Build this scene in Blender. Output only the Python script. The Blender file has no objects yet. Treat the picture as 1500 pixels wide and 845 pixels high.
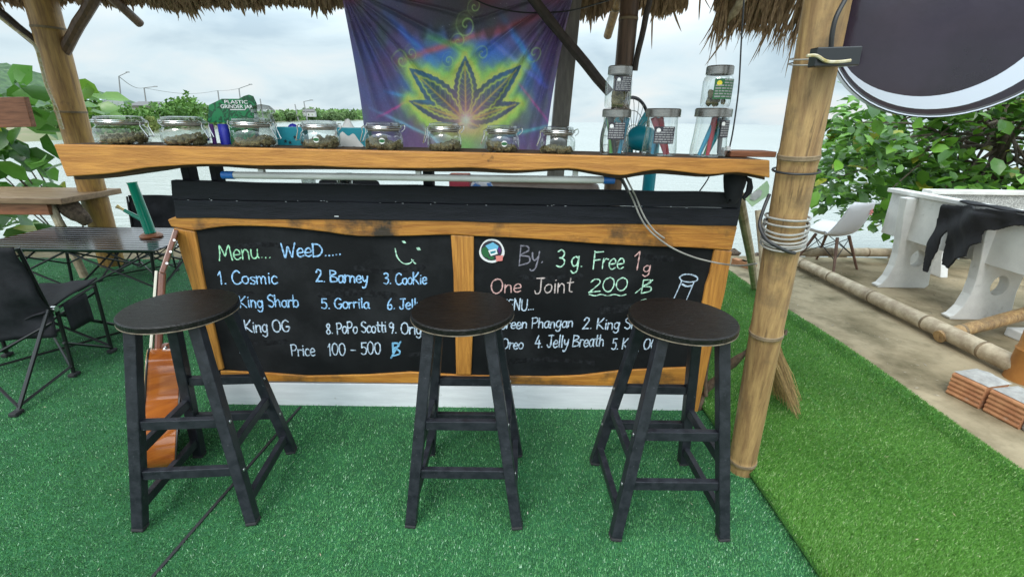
import bpy, math, random
import numpy as np
from mathutils import Vector, Matrix
random.seed(7)
rng = np.random.default_rng(7)
R = math.radians
PI = math.pi
scene = bpy.context.scene
col = scene.collection
# ------------------------------------------------------------------ camera
CAMH, PITCH, ROLL, FPX = 1.35, R(19.8), R(0.8), 680.0
cd = bpy.data.cameras.new('camera'); cam = bpy.data.objects.new('camera', cd); col.objects.link(cam)
cd.sensor_width = 36; cd.lens = FPX / 1500 * 36; cd.clip_start = 0.02; cd.clip_end = 12000
cam.matrix_world = Matrix.Translation((0, 0, CAMH)) @ Matrix.Rotation(PI/2 - PITCH, 4, 'X') @ Matrix.Rotation(ROLL, 4, 'Z')
scene.camera = cam
# ------------------------------------------------------------------ light
SUN_EL, SUN_AZ = R(52), R(205)      # azimuth clockwise from +Y
w = bpy.data.worlds.new('World'); scene.world = w; w.use_nodes = True
nt = w.node_tree; N = nt.nodes; L = nt.links; N.clear()
def wn(t, **k):
    n = N.new(t)
    for a, b in k.items(): setattr(n, a, b)
    return n
out = wn('ShaderNodeOutputWorld'); bg = wn('ShaderNodeBackground'); bg.inputs[1].default_value = 0.1
sky = wn('ShaderNodeTexSky', sky_type='NISHITA', sun_disc=False, sun_elevation=SUN_EL, sun_rotation=SUN_AZ, dust_density=2.0)
tc = wn('ShaderNodeTexCoord'); sep = wn('ShaderNodeSeparateXYZ'); L.new(tc.outputs['Generated'], sep.inputs[0])
mz = wn('ShaderNodeMath', operation='MAXIMUM'); L.new(sep.outputs[2], mz.inputs[0]); mz.inputs[1].default_value = 0.0
za = wn('ShaderNodeMath', operation='ADD'); L.new(mz.outputs[0], za.inputs[0]); za.inputs[1].default_value = 0.30
cmb = wn('ShaderNodeCombineXYZ')
for i in (0, 1):
    dv = wn('ShaderNodeMath', operation='DIVIDE'); L.new(sep.outputs[i], dv.inputs[0]); L.new(za.outputs[0], dv.inputs[1]); L.new(dv.outputs[0], cmb.inputs[i])
n1 = wn('ShaderNodeTexNoise'); n1.inputs['Scale'].default_value = 1.5; n1.inputs['Detail'].default_value = 7; n1.inputs['Roughness'].default_value = 0.52; n1.inputs['Distortion'].default_value = 0.4
off = wn('ShaderNodeVectorMath', operation='ADD'); L.new(cmb.outputs[0], off.inputs[0]); off.inputs[1].default_value = (3.1, 1.7, 0)
L.new(off.outputs[0], n1.inputs['Vector'])
cr = wn('ShaderNodeValToRGB'); L.new(n1.outputs[0], cr.inputs[0])
e = cr.color_ramp.elements
e[0].position = 0.36; e[0].color = (4.1, 5.2, 5.9, 1); e[1].position = 0.68; e[1].color = (6.9, 7.25, 7.3, 1)
m = cr.color_ramp.elements.new(0.5); m.color = (5.6, 6.7, 7.2, 1)
# overcast sky: zenith brighter than horizon
gr = wn('ShaderNodeMapRange'); L.new(mz.outputs[0], gr.inputs[0]); gr.inputs[1].default_value = 0.12; gr.inputs[2].default_value = 0.75; gr.inputs[3].default_value = 1.0; gr.inputs[4].default_value = 3.6
ml = wn('ShaderNodeVectorMath', operation='SCALE'); L.new(cr.outputs[0], ml.inputs[0]); L.new(gr.outputs[0], ml.inputs['Scale'])
mx = wn('ShaderNodeMix', data_type='RGBA'); mx.inputs[0].default_value = 0.88
L.new(sky.outputs[0], mx.inputs[6]); L.new(ml.outputs[0], mx.inputs[7]); L.new(mx.outputs[2], bg.inputs[0]); L.new(bg.outputs[0], out.inputs[0])
sd = bpy.data.lights.new('sun', 'SUN'); sd.energy = 1.5; sd.angle = R(24); sd.color = (1, 0.96, 0.9)
so = bpy.data.objects.new('sun', sd); col.objects.link(so)
sv = Vector((math.sin(SUN_AZ)*math.cos(SUN_EL), math.cos(SUN_AZ)*math.cos(SUN_EL), math.sin(SUN_EL)))
so.rotation_euler = (-sv).to_track_quat('-Z', 'Y').to_euler(); so.location = sv*20
vs = scene.view_settings; vs.view_transform = 'Standard'; vs.look = 'None'; vs.gamma = 1; vs.use_curve_mapping = False; vs.exposure = 0.44

# ------------------------------------------------------------------ helpers: photo geometry -> world points
def ray(x, y):
    u = x - 750; v = y - 422.5
    c, s = math.cos(ROLL), math.sin(ROLL)
    u, v = (u*c + v*s)/FPX, (-u*s + v*c)/FPX
    return u, math.cos(PITCH) - v*math.sin(PITCH), -math.sin(PITCH) - v*math.cos(PITCH)
def at(x, y, Y):
    d = ray(x, y); t = Y/d[1]; return Vector((d[0]*t, Y, CAMH + d[2]*t))
def atx(x, y, X):
    d = ray(x, y); t = X/d[0]; return Vector((X, d[1]*t, CAMH + d[2]*t))
def gnd(x, y, z=0.0):
    d = ray(x, y); t = (z - CAMH)/d[2]; return Vector((d[0]*t, d[1]*t, z))
# ------------------------------------------------------------------ materials
def lin(*c): return tuple(c) + (1.0,)
def mat(name, c1, c2=None, scale=8, stretch=(1, 1, 1), rough=0.6, bump=0.0, bscale=None, metal=0.0, detail=5, spec=0.5, c3=None, spots=6.0, spot_lo=0.56, spot_hi=0.66, streak=None, edge=None, attr=None, trans=0.0, coat=0.0, rrange=0.1, distort=0.0, lo=0.35, hi=0.65):
    m = bpy.data.materials.new(name); m.use_nodes = True
    t = m.node_tree; b = t.nodes['Principled BSDF']; o = t.nodes['Material Output']; K = t.links
    b.inputs['Roughness'].default_value = rough; b.inputs['Metallic'].default_value = metal; b.inputs['Specular IOR Level'].default_value = spec
    if coat: b.inputs['Coat Weight'].default_value = coat; b.inputs['Coat Roughness'].default_value = 0.08
    co = t.nodes.new('ShaderNodeTexCoord'); mp = t.nodes.new('ShaderNodeMapping'); mp.inputs['Scale'].default_value = stretch
    K.new(co.outputs['Object'], mp.inputs[0])
    nz = t.nodes.new('ShaderNodeTexNoise'); nz.inputs['Scale'].default_value = scale; nz.inputs['Detail'].default_value = detail; nz.inputs['Roughness'].default_value = 0.6; nz.inputs['Distortion'].default_value = distort
    K.new(mp.outputs[0], nz.inputs['Vector'])
    colsock = None
    if c2:
        rp = t.nodes.new('ShaderNodeValToRGB'); rp.color_ramp.elements[0].color = lin(*c1); rp.color_ramp.elements[1].color = lin(*c2)
        rp.color_ramp.elements[0].position = lo; rp.color_ramp.elements[1].position = hi
        K.new(nz.outputs[0], rp.inputs[0]); colsock = rp.outputs[0]
    else:
        b.inputs['Base Color'].default_value = lin(*c1)
    if attr:
        at_ = t.nodes.new('ShaderNodeAttribute'); at_.attribute_name = attr
        if c2:
            mm = t.nodes.new('ShaderNodeMix'); mm.data_type = 'RGBA'; mm.blend_type = 'MULTIPLY'; mm.inputs[0].default_value = 1
            K.new(colsock, mm.inputs[6]); K.new(at_.outputs[0], mm.inputs[7]); colsock = mm.outputs[2]
        else: colsock = at_.outputs[0]
    if c3:
        n2 = t.nodes.new('ShaderNodeTexNoise'); n2.inputs['Scale'].default_value = spots; n2.inputs['Detail'].default_value = 6; n2.inputs['Roughness'].default_value = 0.65
        K.new(co.outputs['Object'], n2.inputs['Vector'])
        r2 = t.nodes.new('ShaderNodeMapRange'); r2.inputs[1].default_value = spot_lo; r2.inputs[2].default_value = spot_hi; K.new(n2.outputs[0], r2.inputs[0])
        mm = t.nodes.new('ShaderNodeMix'); mm.data_type = 'RGBA'; K.new(r2.outputs[0], mm.inputs[0])
        if colsock: K.new(colsock, mm.inputs[6])
        else: mm.inputs[6].default_value = lin(*c1)
        mm.inputs[7].default_value = lin(*c3); colsock = mm.outputs[2]
    if edge:
        ge = t.nodes.new('ShaderNodeNewGeometry'); pr = t.nodes.new('ShaderNodeMapRange'); pr.inputs[1].default_value = 0.52; pr.inputs[2].default_value = 0.62; K.new(ge.outputs['Pointiness'], pr.inputs[0])
        mu = t.nodes.new('ShaderNodeMath'); mu.operation = 'MULTIPLY'; K.new(pr.outputs[0], mu.inputs[0]); K.new(nz.outputs[0], mu.inputs[1])
        mm = t.nodes.new('ShaderNodeMix'); mm.data_type = 'RGBA'; K.new(mu.outputs[0], mm.inputs[0]); K.new(colsock, mm.inputs[6]); mm.inputs[7].default_value = lin(*edge); colsock = mm.outputs[2]
    if streak:
        m3 = t.nodes.new('ShaderNodeMapping'); m3.inputs['Scale'].default_value = streak[1]; K.new(co.outputs['Object'], m3.inputs[0])
        n3 = t.nodes.new('ShaderNodeTexNoise'); n3.inputs['Scale'].default_value = 1; n3.inputs['Detail'].default_value = 5; n3.inputs['Roughness'].default_value = 0.7; K.new(m3.outputs[0], n3.inputs['Vector'])
        r3 = t.nodes.new('ShaderNodeMapRange'); r3.inputs[1].default_value = streak[2]; r3.inputs[2].default_value = streak[3]; r3.inputs[4].default_value = streak[4]; K.new(n3.outputs[0], r3.inputs[0])
        mm = t.nodes.new('ShaderNodeMix'); mm.data_type = 'RGBA'; K.new(r3.outputs[0], mm.inputs[0]); K.new(colsock, mm.inputs[6]); mm.inputs[7].default_value = lin(*streak[0]); colsock = mm.outputs[2]
    if colsock: K.new(colsock, b.inputs['Base Color'])
    if c2 and rrange:
        rr = t.nodes.new('ShaderNodeMapRange'); rr.inputs[1].default_value = 0.3; rr.inputs[2].default_value = 0.7; rr.inputs[3].default_value = max(0.02, rough-rrange); rr.inputs[4].default_value = min(1, rough+rrange)
        K.new(nz.outputs[0], rr.inputs[0]); K.new(rr.outputs[0], b.inputs['Roughness'])
    if bump:
        nb = t.nodes.new('ShaderNodeTexNoise'); nb.inputs['Scale'].default_value = bscale or scale*3; nb.inputs['Detail'].default_value = 4
        K.new(mp.outputs[0], nb.inputs['Vector'])
        bp = t.nodes.new('ShaderNodeBump'); bp.inputs['Strength'].default_value = bump; bp.inputs['Distance'].default_value = 0.01
        K.new(nb.outputs[0], bp.inputs['Height']); K.new(bp.outputs[0], b.inputs['Normal'])
    if trans:
        tr = t.nodes.new('ShaderNodeBsdfTranslucent'); ms = t.nodes.new('ShaderNodeMixShader'); ms.inputs[0].default_value = trans
        if colsock: K.new(colsock, tr.inputs[0])
        else: tr.inputs[0].default_value = lin(*c1)
        K.new(b.outputs[0], ms.inputs[1]); K.new(tr.outputs[0], ms.inputs[2]); K.new(ms.outputs[0], o.inputs[0])
    return m
def glass(name, tint=(0.95, 0.975, 0.965), edge=0.55):
    m = bpy.data.materials.new(name); m.use_nodes = True; t = m.node_tree; t.nodes.clear(); K = t.links
    o = t.nodes.new('ShaderNodeOutputMaterial'); tr = t.nodes.new('ShaderNodeBsdfTransparent'); tr.inputs[0].default_value = lin(*tint)
    g = t.nodes.new('ShaderNodeBsdfGlossy'); g.inputs['Roughness'].default_value = 0.03
    lw = t.nodes.new('ShaderNodeLayerWeight'); lw.inputs[0].default_value = 0.35
    mr = t.nodes.new('ShaderNodeMapRange'); mr.inputs[3].default_value = 0.06; mr.inputs[4].default_value = edge
    K.new(lw.outputs['Facing'], mr.inputs[0])
    ms = t.nodes.new('ShaderNodeMixShader'); K.new(mr.outputs[0], ms.inputs[0]); K.new(tr.outputs[0], ms.inputs[1]); K.new(g.outputs[0], ms.inputs[2]); K.new(ms.outputs[0], o.inputs[0])
    return m
M = {}
M['golden'] = mat('golden_wood', (0.58, 0.265, 0.055), (0.36, 0.145, 0.027), 5, (1, 6, 14), 0.45, 0.25, 30, c3=(0.07, 0.035, 0.012), spots=9, spot_lo=0.66, spot_hi=0.74, distort=0.6, streak=((0.14, 0.055, 0.012), (3, 60, 90), 0.55, 0.72, 0.75))
M['golden_v'] = mat('golden_wood_upright', (0.58, 0.265, 0.055), (0.36, 0.145, 0.027), 5, (14, 6, 1), 0.42, 0.25, 30, c3=(0.08, 0.04, 0.014), spots=4, spot_lo=0.66, spot_hi=0.75, distort=0.6, streak=((0.14, 0.055, 0.012), (90, 60, 3), 0.55, 0.72, 0.75))
M['charred'] = mat('scorched_wood', (0.58, 0.26, 0.045), (0.36, 0.135, 0.02), 5, (1, 6, 14), 0.45, 0.25, 30, c3=(0.04, 0.028, 0.018), spots=3.2, spot_lo=0.52, spot_hi=0.66, distort=0.6, streak=((0.14, 0.055, 0.012), (3, 60, 90), 0.55, 0.72, 0.75))
M['bark'] = mat('dark_live_edge', (0.09, 0.05, 0.025), (0.035, 0.02, 0.012), 9, (1, 3, 6), 0.75, 0.5)
M['blackwood'] = mat('black_painted_plank', (0.007, 0.008, 0.012), (0.018, 0.019, 0.026), 6, (1, 4, 10), 0.6, spec=0.3, bump=0.25, bscale=40, c3=(0.12, 0.12, 0.12), spots=60, spot_lo=0.76, spot_hi=0.78)
M['chalkboard'] = mat('chalkboard_black', (0.0035, 0.004, 0.005), (0.010, 0.011, 0.012), 3, (1, 1, 1), 0.7, 0.05, 60, detail=8, spec=0.2, c3=(0.026, 0.028, 0.031), spots=2.6, spot_lo=0.5, spot_hi=0.8)
M['white_plank'] = mat('white_painted_plank', (0.80, 0.81, 0.84), (0.68, 0.69, 0.72), 4, (1, 4, 8), 0.5, 0.1, 30, c3=(0.3, 0.28, 0.24), spots=14, spot_lo=0.68, spot_hi=0.78)
M['stool_leg'] = mat('stool_black_paint', (0.012, 0.013, 0.018), (0.024, 0.026, 0.033), 30, (1, 1, 1), 0.45, 0.12, 150, spec=0.4, c3=(0.10, 0.10, 0.11), spots=70, spot_lo=0.66, spot_hi=0.72)
M['stool_seat'] = mat('stool_dark_veneer', (0.003, 0.0028, 0.0029), (0.011, 0.0095, 0.0093), 9, (1.2, 22, 4), 0.34, 0.5, 14, distort=1.2, spec=0.35, rrange=0.06)
M['stool_edge'] = mat('pale_ply_edge', (0.26, 0.21, 0.15), (0.12, 0.09, 0.065), 30, rough=0.6)
M['bolt'] = mat('bolt_steel', (0.5, 0.5, 0.5), rough=0.35, metal=0.9)
M['rubber'] = mat('black_rubber', (0.02, 0.02, 0.022), rough=0.8)
M['bamboo'] = mat('bamboo_tan', (0.45, 0.285, 0.120), (0.245, 0.14, 0.060), 6, streak=((0.12, 0.07, 0.032), (70, 70, 1.3), 0.56, 0.68, 0.8), stretch=(9, 9, 0.7), rough=0.5, bump=0.25, bscale=40, c3=(0.15, 0.10, 0.055), spots=6, spot_lo=0.54, spot_hi=0.74)
M['bamboo_gold'] = mat('bamboo_gold', (0.47, 0.27, 0.075), (0.24, 0.125, 0.042), 5, (8, 8, 0.8), 0.42, 0.2, 30, streak=((0.11, 0.06, 0.026), (40, 40, 1.0), 0.58, 0.72, 0.7), c3=(0.14, 0.08, 0.035), spots=4, spot_lo=0.55, spot_hi=0.72)
M['bamboo_dark'] = mat('bamboo_dark', (0.16, 0.085, 0.045), (0.075, 0.042, 0.026), 5, (8, 8, 0.8), 0.5, 0.25, 30)
M['bamboo_grey'] = mat('bamboo_weathered', (0.52, 0.43, 0.30), (0.31, 0.235, 0.155), 7, (2, 2, 2), 0.6, 0.3, 30, c3=(0.14, 0.09, 0.05), spots=3, spot_lo=0.58, spot_hi=0.7)
M['node'] = mat('bamboo_node', (0.15, 0.105, 0.06), (0.26, 0.19, 0.115), 20, rough=0.75, bump=0.4)
M['darkwood'] = mat('dark_pole_wood', (0.035, 0.026, 0.022), (0.075, 0.055, 0.045), 6, (3, 3, 3), 0.7, 0.4)
M['greywood'] = mat('grey_weathered_wood', (0.15, 0.135, 0.12), (0.25, 0.225, 0.2), 6, (6, 6, 1), 0.8, 0.3)
M['brownwood'] = mat('red_brown_wood', (0.36, 0.13, 0.055), (0.20, 0.07, 0.03), 6, (1, 5, 9), 0.5, 0.3, 25)
M['greybrown'] = mat('table_top_wood', (0.30, 0.19, 0.105), (0.19, 0.115, 0.06), 5, (1, 8, 8), 0.5, 0.2, 25)
M['driftwood'] = mat('driftwood', (0.15, 0.10, 0.065), (0.06, 0.04, 0.028), 12, (3, 3, 3), 0.85, 0.6)
M['thatch'] = mat('thatch_straw', (0.40, 0.27, 0.155), (0.17, 0.105, 0.06), 22, (3, 3, 0.6), 0.85, 0.3, c3=(0.36, 0.27, 0.17), spots=9, spot_lo=0.6, spot_hi=0.75, trans=0.12)
M['fabric'] = mat('black_camp_fabric', (0.009, 0.0095, 0.012), (0.026, 0.027, 0.032), 8, rough=0.8, spec=0.25, bump=0.35, bscale=14, detail=8)
M['tube'] = mat('black_tube_metal', (0.008, 0.008, 0.009), rough=0.35, spec=0.5)
M['slat'] = mat('black_table_slat', (0.09, 0.09, 0.10), (0.14, 0.14, 0.15), 20, (1, 8, 8), 0.16, metal=0.95, rrange=0.04)
M['teal'] = mat('teal_plastic', (0.0, 0.21, 0.27), rough=0.4)
M['bong'] = mat('green_acrylic', (0.0, 0.24, 0.15), rough=0.22, coat=0.5)
M['brass'] = mat('brass', (0.6, 0.45, 0.2), rough=0.35, metal=0.9)
M['guitar'] = mat('guitar_orange_lacquer', (0.42, 0.125, 0.022), (0.27, 0.068, 0.012), 4, (2, 2, 12), 0.2, coat=0.8, detail=6)
M['guitar_neck'] = mat('guitar_neck_mahogany', (0.19, 0.06, 0.028), (0.12, 0.036, 0.018), 6, (8, 8, 1), 0.3, coat=0.4)
M['guitar_top'] = mat('guitar_spruce', (0.5, 0.33, 0.16), (0.42, 0.25, 0.11), 6, (8, 8, 1), 0.3, coat=0.4)
M['ebony'] = mat('black_binding', (0.02, 0.017, 0.015), rough=0.4)
M['ivory'] = mat('cream_plastic', (0.65, 0.6, 0.5), rough=0.4)
M['chrome'] = mat('chrome', (0.7, 0.7, 0.7), rough=0.2, metal=1.0)
M['steel'] = mat('brushed_lid_steel', (0.33, 0.32, 0.30), (0.23, 0.22, 0.21), 30, (1, 1, 12), 0.32, metal=0.9)
M['seal'] = mat('jar_seal_rubber', (0.42, 0.40, 0.36), (0.3, 0.28, 0.25), 40, rough=0.7)
M['glass'] = glass('jar_glass')
M['lidglass'] = glass('jar_lid_glass', (0.80, 0.82, 0.81), 0.7)
M['buds'] = mat('dried_buds', (0.20, 0.165, 0.075), (0.09, 0.08, 0.04), 90, rough=0.95, bump=0.8, bscale=160)
M['lampwhite'] = mat('tube_diffuser', (0.66, 0.66, 0.62), (0.56, 0.56, 0.53), 6, (1, 4, 4), 0.35)
M['blue'] = mat('blue_plastic', (0.02, 0.13, 0.42), rough=0.35)
M['cable_grey'] = mat('grey_cable', (0.36, 0.35, 0.32), (0.26, 0.25, 0.23), 30, rough=0.6)
M['cable_black'] = mat('black_cable', (0.02, 0.02, 0.022), rough=0.5)
M['signblack'] = mat('sign_face_black', (0.016, 0.010, 0.020), (0.028, 0.018, 0.034), 5, rough=0.16, coat=0.45, spec=0.4, bump=0.06, bscale=60, rrange=0.03)
M['signwhite'] = mat('sign_white', (0.62, 0.66, 0.78), rough=0.25, coat=0.5)
M['signrim'] = mat('sign_rim_black', (0.014, 0.015, 0.017), rough=0.3, coat=0.3)
M['concrete_white'] = mat('white_cast_concrete', (0.74, 0.73, 0.70), (0.60, 0.59, 0.57), 5, rough=0.75, bump=0.15, bscale=50, c3=(0.33, 0.32, 0.29), spots=7, spot_lo=0.6, spot_hi=0.78)
M['terrazzo'] = mat('terrazzo_panel', (0.5, 0.5, 0.48), (0.26, 0.26, 0.25), 110, rough=0.5, detail=1, lo=0.42, hi=0.55)
M['jacket'] = mat('black_jacket_cloth', (0.008, 0.008, 0.010), (0.02, 0.02, 0.024), 12, rough=0.9, bump=0.3, bscale=60)
M['shell'] = mat('white_shell_plastic', (0.62, 0.61, 0.63), (0.55, 0.54, 0.56), 3, rough=0.4)
M['legwood'] = mat('chair_leg_wood', (0.19, 0.10, 0.065), (0.11, 0.055, 0.035), 8, (6, 6, 1), 0.5)
M['redpaint'] = mat('faded_red_print', (0.7, 0.22, 0.2), rough=0.6)
M['brick'] = mat('terracotta_block', (0.50, 0.24, 0.115), (0.36, 0.15, 0.07), 14, rough=0.85, bump=0.3, c3=(0.45, 0.3, 0.21), spots=9, spot_lo=0.6, spot_hi=0.7)
M['mortar'] = mat('grey_mortar', (0.38, 0.37, 0.35), (0.26, 0.25, 0.24), 18, rough=0.95, bump=0.8, bscale=30)
M['rust'] = mat('orange_painted_stump', (0.40, 0.17, 0.035), (0.27, 0.10, 0.02), 7, rough=0.7, bump=0.3, c3=(0.42, 0.40, 0.36), spots=6, spot_lo=0.64, spot_hi=0.68)
M['straw'] = mat('broom_straw', (0.42, 0.28, 0.13), (0.26, 0.16, 0.075), 30, (1, 1, 0.3), 0.85, attr='Col')
M['leaf'] = mat('glossy_leaf', (0.85, 0.9, 0.8), (1, 1, 1), 14, rough=0.35, attr='Col', trans=0.3, spec=0.5)
M['twig'] = mat('twig_bark', (0.11, 0.085, 0.06), (0.06, 0.045, 0.033), 20, rough=0.9)
M['fartree'] = mat('far_foliage', (0.8, 0.85, 0.8), (1, 1, 1), 0.8, rough=0.7, attr='Col', trans=0.2)
M['pole'] = mat('concrete_pole', (0.22, 0.22, 0.22), rough=0.8)
M['roofgrey'] = mat('far_roof_sheet', (0.4, 0.45, 0.5), rough=0.5)
M['roofdark'] = mat('far_roof_dark', (0.09, 0.085, 0.085), rough=0.6)
M['wallpale'] = mat('far_wall', (0.45, 0.45, 0.43), rough=0.8)
M['orange'] = mat('orange_hull', (0.6, 0.16, 0.04), (0.5, 0.12, 0.03), 4, rough=0.5)
M['cardgreen'] = mat('green_carton', (0.006, 0.17, 0.055), (0.003, 0.06, 0.022), 26, rough=0.45, distort=2.5, detail=1, lo=0.48, hi=0.52)
M['green_plain'] = mat('green_label', (0.02, 0.12, 0.04), rough=0.5)
M['purple'] = mat('purple_plastic', (0.09, 0.02, 0.16), rough=0.35)
M['deepblue'] = mat('deep_blue_plastic', (0.02, 0.025, 0.34), rough=0.35)
M['tealbox'] = mat('teal_carton', (0.01, 0.24, 0.30), (0.01, 0.20, 0.26), 20, rough=0.5)
M['ink'] = mat('dark_ink', (0.012, 0.018, 0.03), rough=0.6)
M['white'] = mat('white_print', (0.75, 0.75, 0.75), rough=0.6)
M['label_text'] = mat('label_text', (0.30, 0.30, 0.31), rough=0.6)
M['labeldark'] = mat('dark_label', (0.03, 0.027, 0.04), rough=0.5)
M['yellow'] = mat('yellow_print', (0.75, 0.62, 0.05), rough=0.5)
M['bluetube'] = mat('blue_joint_tube', (0.01, 0.25, 0.42), rough=0.3, coat=0.3)
M['redtube'] = mat('red_joint_tube', (0.42, 0.03, 0.05), rough=0.3, coat=0.3)
M['pinktube'] = mat('pink_joint_tube', (0.5, 0.08, 0.12), rough=0.3, coat=0.3)
M['greentube'] = mat('green_joint_tube', (0.12, 0.42, 0.08), rough=0.3, coat=0.3)
M['blacktube'] = mat('black_joint_tube', (0.02, 0.022, 0.025), rough=0.3, coat=0.3)
M['cushion'] = mat('brown_vinyl', (0.20, 0.145, 0.115), (0.15, 0.105, 0.08), 6, rough=0.45)
M['palecard'] = mat('pale_green_card', (0.30, 0.46, 0.27), (0.36, 0.5, 0.32), 12, rough=0.6)
M['smudge'] = mat('grey_print', (0.42, 0.42, 0.43), (0.2, 0.22, 0.2), 30, rough=0.6)
M['whitecloth'] = mat('white_cloth', (0.60, 0.59, 0.57), (0.5, 0.49, 0.47), 9, rough=0.9, bump=0.2)
M['skyblueprint'] = mat('blue_print', (0.15, 0.45, 0.65), rough=0.5)
M['rope'] = mat('twisted_rope', (0.62, 0.57, 0.45), (0.42, 0.33, 0.12), 60, (1, 1, 1), 0.8)
CH = dict(green=(0.36, 0.72, 0.46), blue=(0.34, 0.60, 0.92), white=(0.54, 0.66, 0.80), mint=(0.50, 0.80, 0.62), grey=(0.24, 0.23, 0.28), pink=(0.66, 0.40, 0.38), peach=(0.62, 0.52, 0.5), sky=(0.22, 0.52, 0.78))
for k, c in CH.items():
    M['chalk_'+k] = mat('chalk_'+k, tuple(x*0.38 for x in c), c, 75, rough=0.9, detail=6, lo=0.36, hi=0.56)

# ------------------------------------------------------------------ mesh builder
class MB:
    def __init__(s): s.v = []; s.f = []; s.mi = []; s.cur = 0
    def add(s, vs, fs):
        b = len(s.v); s.v += [tuple(p) for p in vs]
        for f in fs: s.f.append([i+b for i in f]); s.mi.append(s.cur)
        return s
    def box(s, c, size, rot=None):
        hx, hy, hz = size[0]/2, size[1]/2, size[2]/2
        P = [Vector((x, y, z)) for x in (-hx, hx) for y in (-hy, hy) for z in (-hz, hz)]
        if rot is not None: P = [rot @ p for p in P]
        c = Vector(c)
        return s.add([p+c for p in P], [(0, 1, 3, 2), (4, 6, 7, 5), (0, 4, 5, 1), (2, 3, 7, 6), (0, 2, 6, 4), (1, 5, 7, 3)])
    def bar(s, a, b, wx, wy, up=(0, 0, 1)):        # square section bar from a to b
        a, b = Vector(a), Vector(b); d = (b-a).normalized(); u = Vector(up)
        x = u.cross(d)
        if x.length < 1e-4: x = Vector((1, 0, 0))
        x.normalize(); y = d.cross(x)
        P = [p + x*i*wx/2 + y*j*wy/2 for p in (a, b) for i, j in ((-1, -1), (1, -1), (1, 1), (-1, 1))]
        return s.add(P, [(3, 2, 1, 0), (4, 5, 6, 7), (0, 1, 5, 4), (1, 2, 6, 5), (2, 3, 7, 6), (3, 0, 4, 7)])
    def tube(s, pts, r, n=10, cap=True):
        pts = [Vector(p) for p in pts]; k = len(pts)
        rs = r if isinstance(r, (list, tuple)) else [r]*k
        V = []; px = None
        for i, p in enumerate(pts):
            d = (pts[min(i+1, k-1)] - pts[max(i-1, 0)])
            d = d.normalized() if d.length > 1e-9 else Vector((0, 0, 1))
            if px is None:
                px = d.orthogonal().normalized()
            else:
                px = (px - d*px.dot(d)); px = px.normalized() if px.length > 1e-6 else d.orthogonal().normalized()
            py = d.cross(px)
            for j in range(n):
                t = 2*PI*j/n; V.append(p + (px*math.cos(t) + py*math.sin(t))*rs[i])
        F = []
        for i in range(k-1):
            for j in range(n):
                F.append((i*n+j, i*n+(j+1) % n, (i+1)*n+(j+1) % n, (i+1)*n+j))
        if cap: F.append(tuple(range(n-1, -1, -1))); F.append(tuple((k-1)*n+j for j in range(n)))
        return s.add(V, F)
    def lathe(s, prof, c=(0, 0, 0), n=32, rot=None, sx=1, sy=1):
        c = Vector(c); V = []; F = []; k = len(prof)
        for r, z in prof:
            for j in range(n):
                t = 2*PI*j/n; p = Vector((max(r, 1e-5)*math.cos(t)*sx, max(r, 1e-5)*math.sin(t)*sy, z))
                if rot is not None: p = rot @ p
                V.append(p+c)
        for i in range(k-1):
            for j in range(n): F.append((i*n+j, i*n+(j+1) % n, (i+1)*n+(j+1) % n, (i+1)*n+j))
        return s.add(V, F)
    def prism(s, poly, depth_vec):                  # planar polygon (3d pts) extruded along vector
        P = [Vector(p) for p in poly]; d = Vector(depth_vec); n = len(P)
        F = [tuple(range(n)), tuple(range(2*n-1, n-1, -1))]
        F += [(i, n+i, n+(i+1) % n, (i+1) % n) for i in range(n)]
        return s.add(P + [p+d for p in P], F)
    def blob(s, c, r, n=10, m=7, jit=0.0, sq=(1, 1, 1)):
        V = []; F = []; c = Vector(c)
        for i in range(m+1):
            a = PI*i/m
            for j in range(n):
                t = 2*PI*j/n; q = r*(1 + random.uniform(-jit, jit))
                V.append(c + Vector((math.sin(a)*math.cos(t)*q*sq[0], math.sin(a)*math.sin(t)*q*sq[1], math.cos(a)*q*sq[2])))
        for i in range(m):
            for j in range(n): F.append((i*n+j, (i+1)*n+j, (i+1)*n+(j+1) % n, i*n+(j+1) % n))
        return s.add(V, F)
    def build(s, name, mats, parent=None, world=True, smooth=False, bevel=0, angle=35):
        off = Vector((0, 0, 0))
        if parent is not None and world:
            p = parent
            while p is not None: off += p.location; p = p.parent
        me = bpy.data.meshes.new(name); me.from_pydata([tuple(Vector(v)-off) for v in s.v], [], s.f)
        ms = mats if isinstance(mats, (list, tuple)) else [mats]
        for q in ms: me.materials.append(q)
        if len(ms) > 1: me.polygons.foreach_set('material_index', s.mi)
        import bmesh
        bm = bmesh.new(); bm.from_mesh(me); bmesh.ops.recalc_face_normals(bm, faces=bm.faces); bm.to_mesh(me); bm.free()
        o = bpy.data.objects.new(name, me); col.objects.link(o)
        if parent is not None: o.parent = parent
        if smooth:
            for p in me.polygons: p.use_smooth = True
            if smooth != 'full':
                try: me.set_sharp_from_angle(angle=R(angle))
                except Exception: pass
        if bevel:
            b = o.modifiers.new('bevel', 'BEVEL'); b.width = bevel; b.segments = 2; b.limit_method = 'ANGLE'; b.angle_limit = R(40)
        return o
def tag(o, label, cat, group=None, kind=None):
    if label: o['label'] = label
    if cat: o['category'] = cat
    if group: o['group'] = group
    if kind: o['kind'] = kind
    return o
def thing(name, label, cat, loc=(0, 0, 0), group=None, rz=0):
    o = bpy.data.objects.new(name, None); o.empty_display_size = 0.1; col.objects.link(o)
    o.location = loc; o.rotation_euler = (0, 0, rz)
    return tag(o, label, cat, group)
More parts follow.
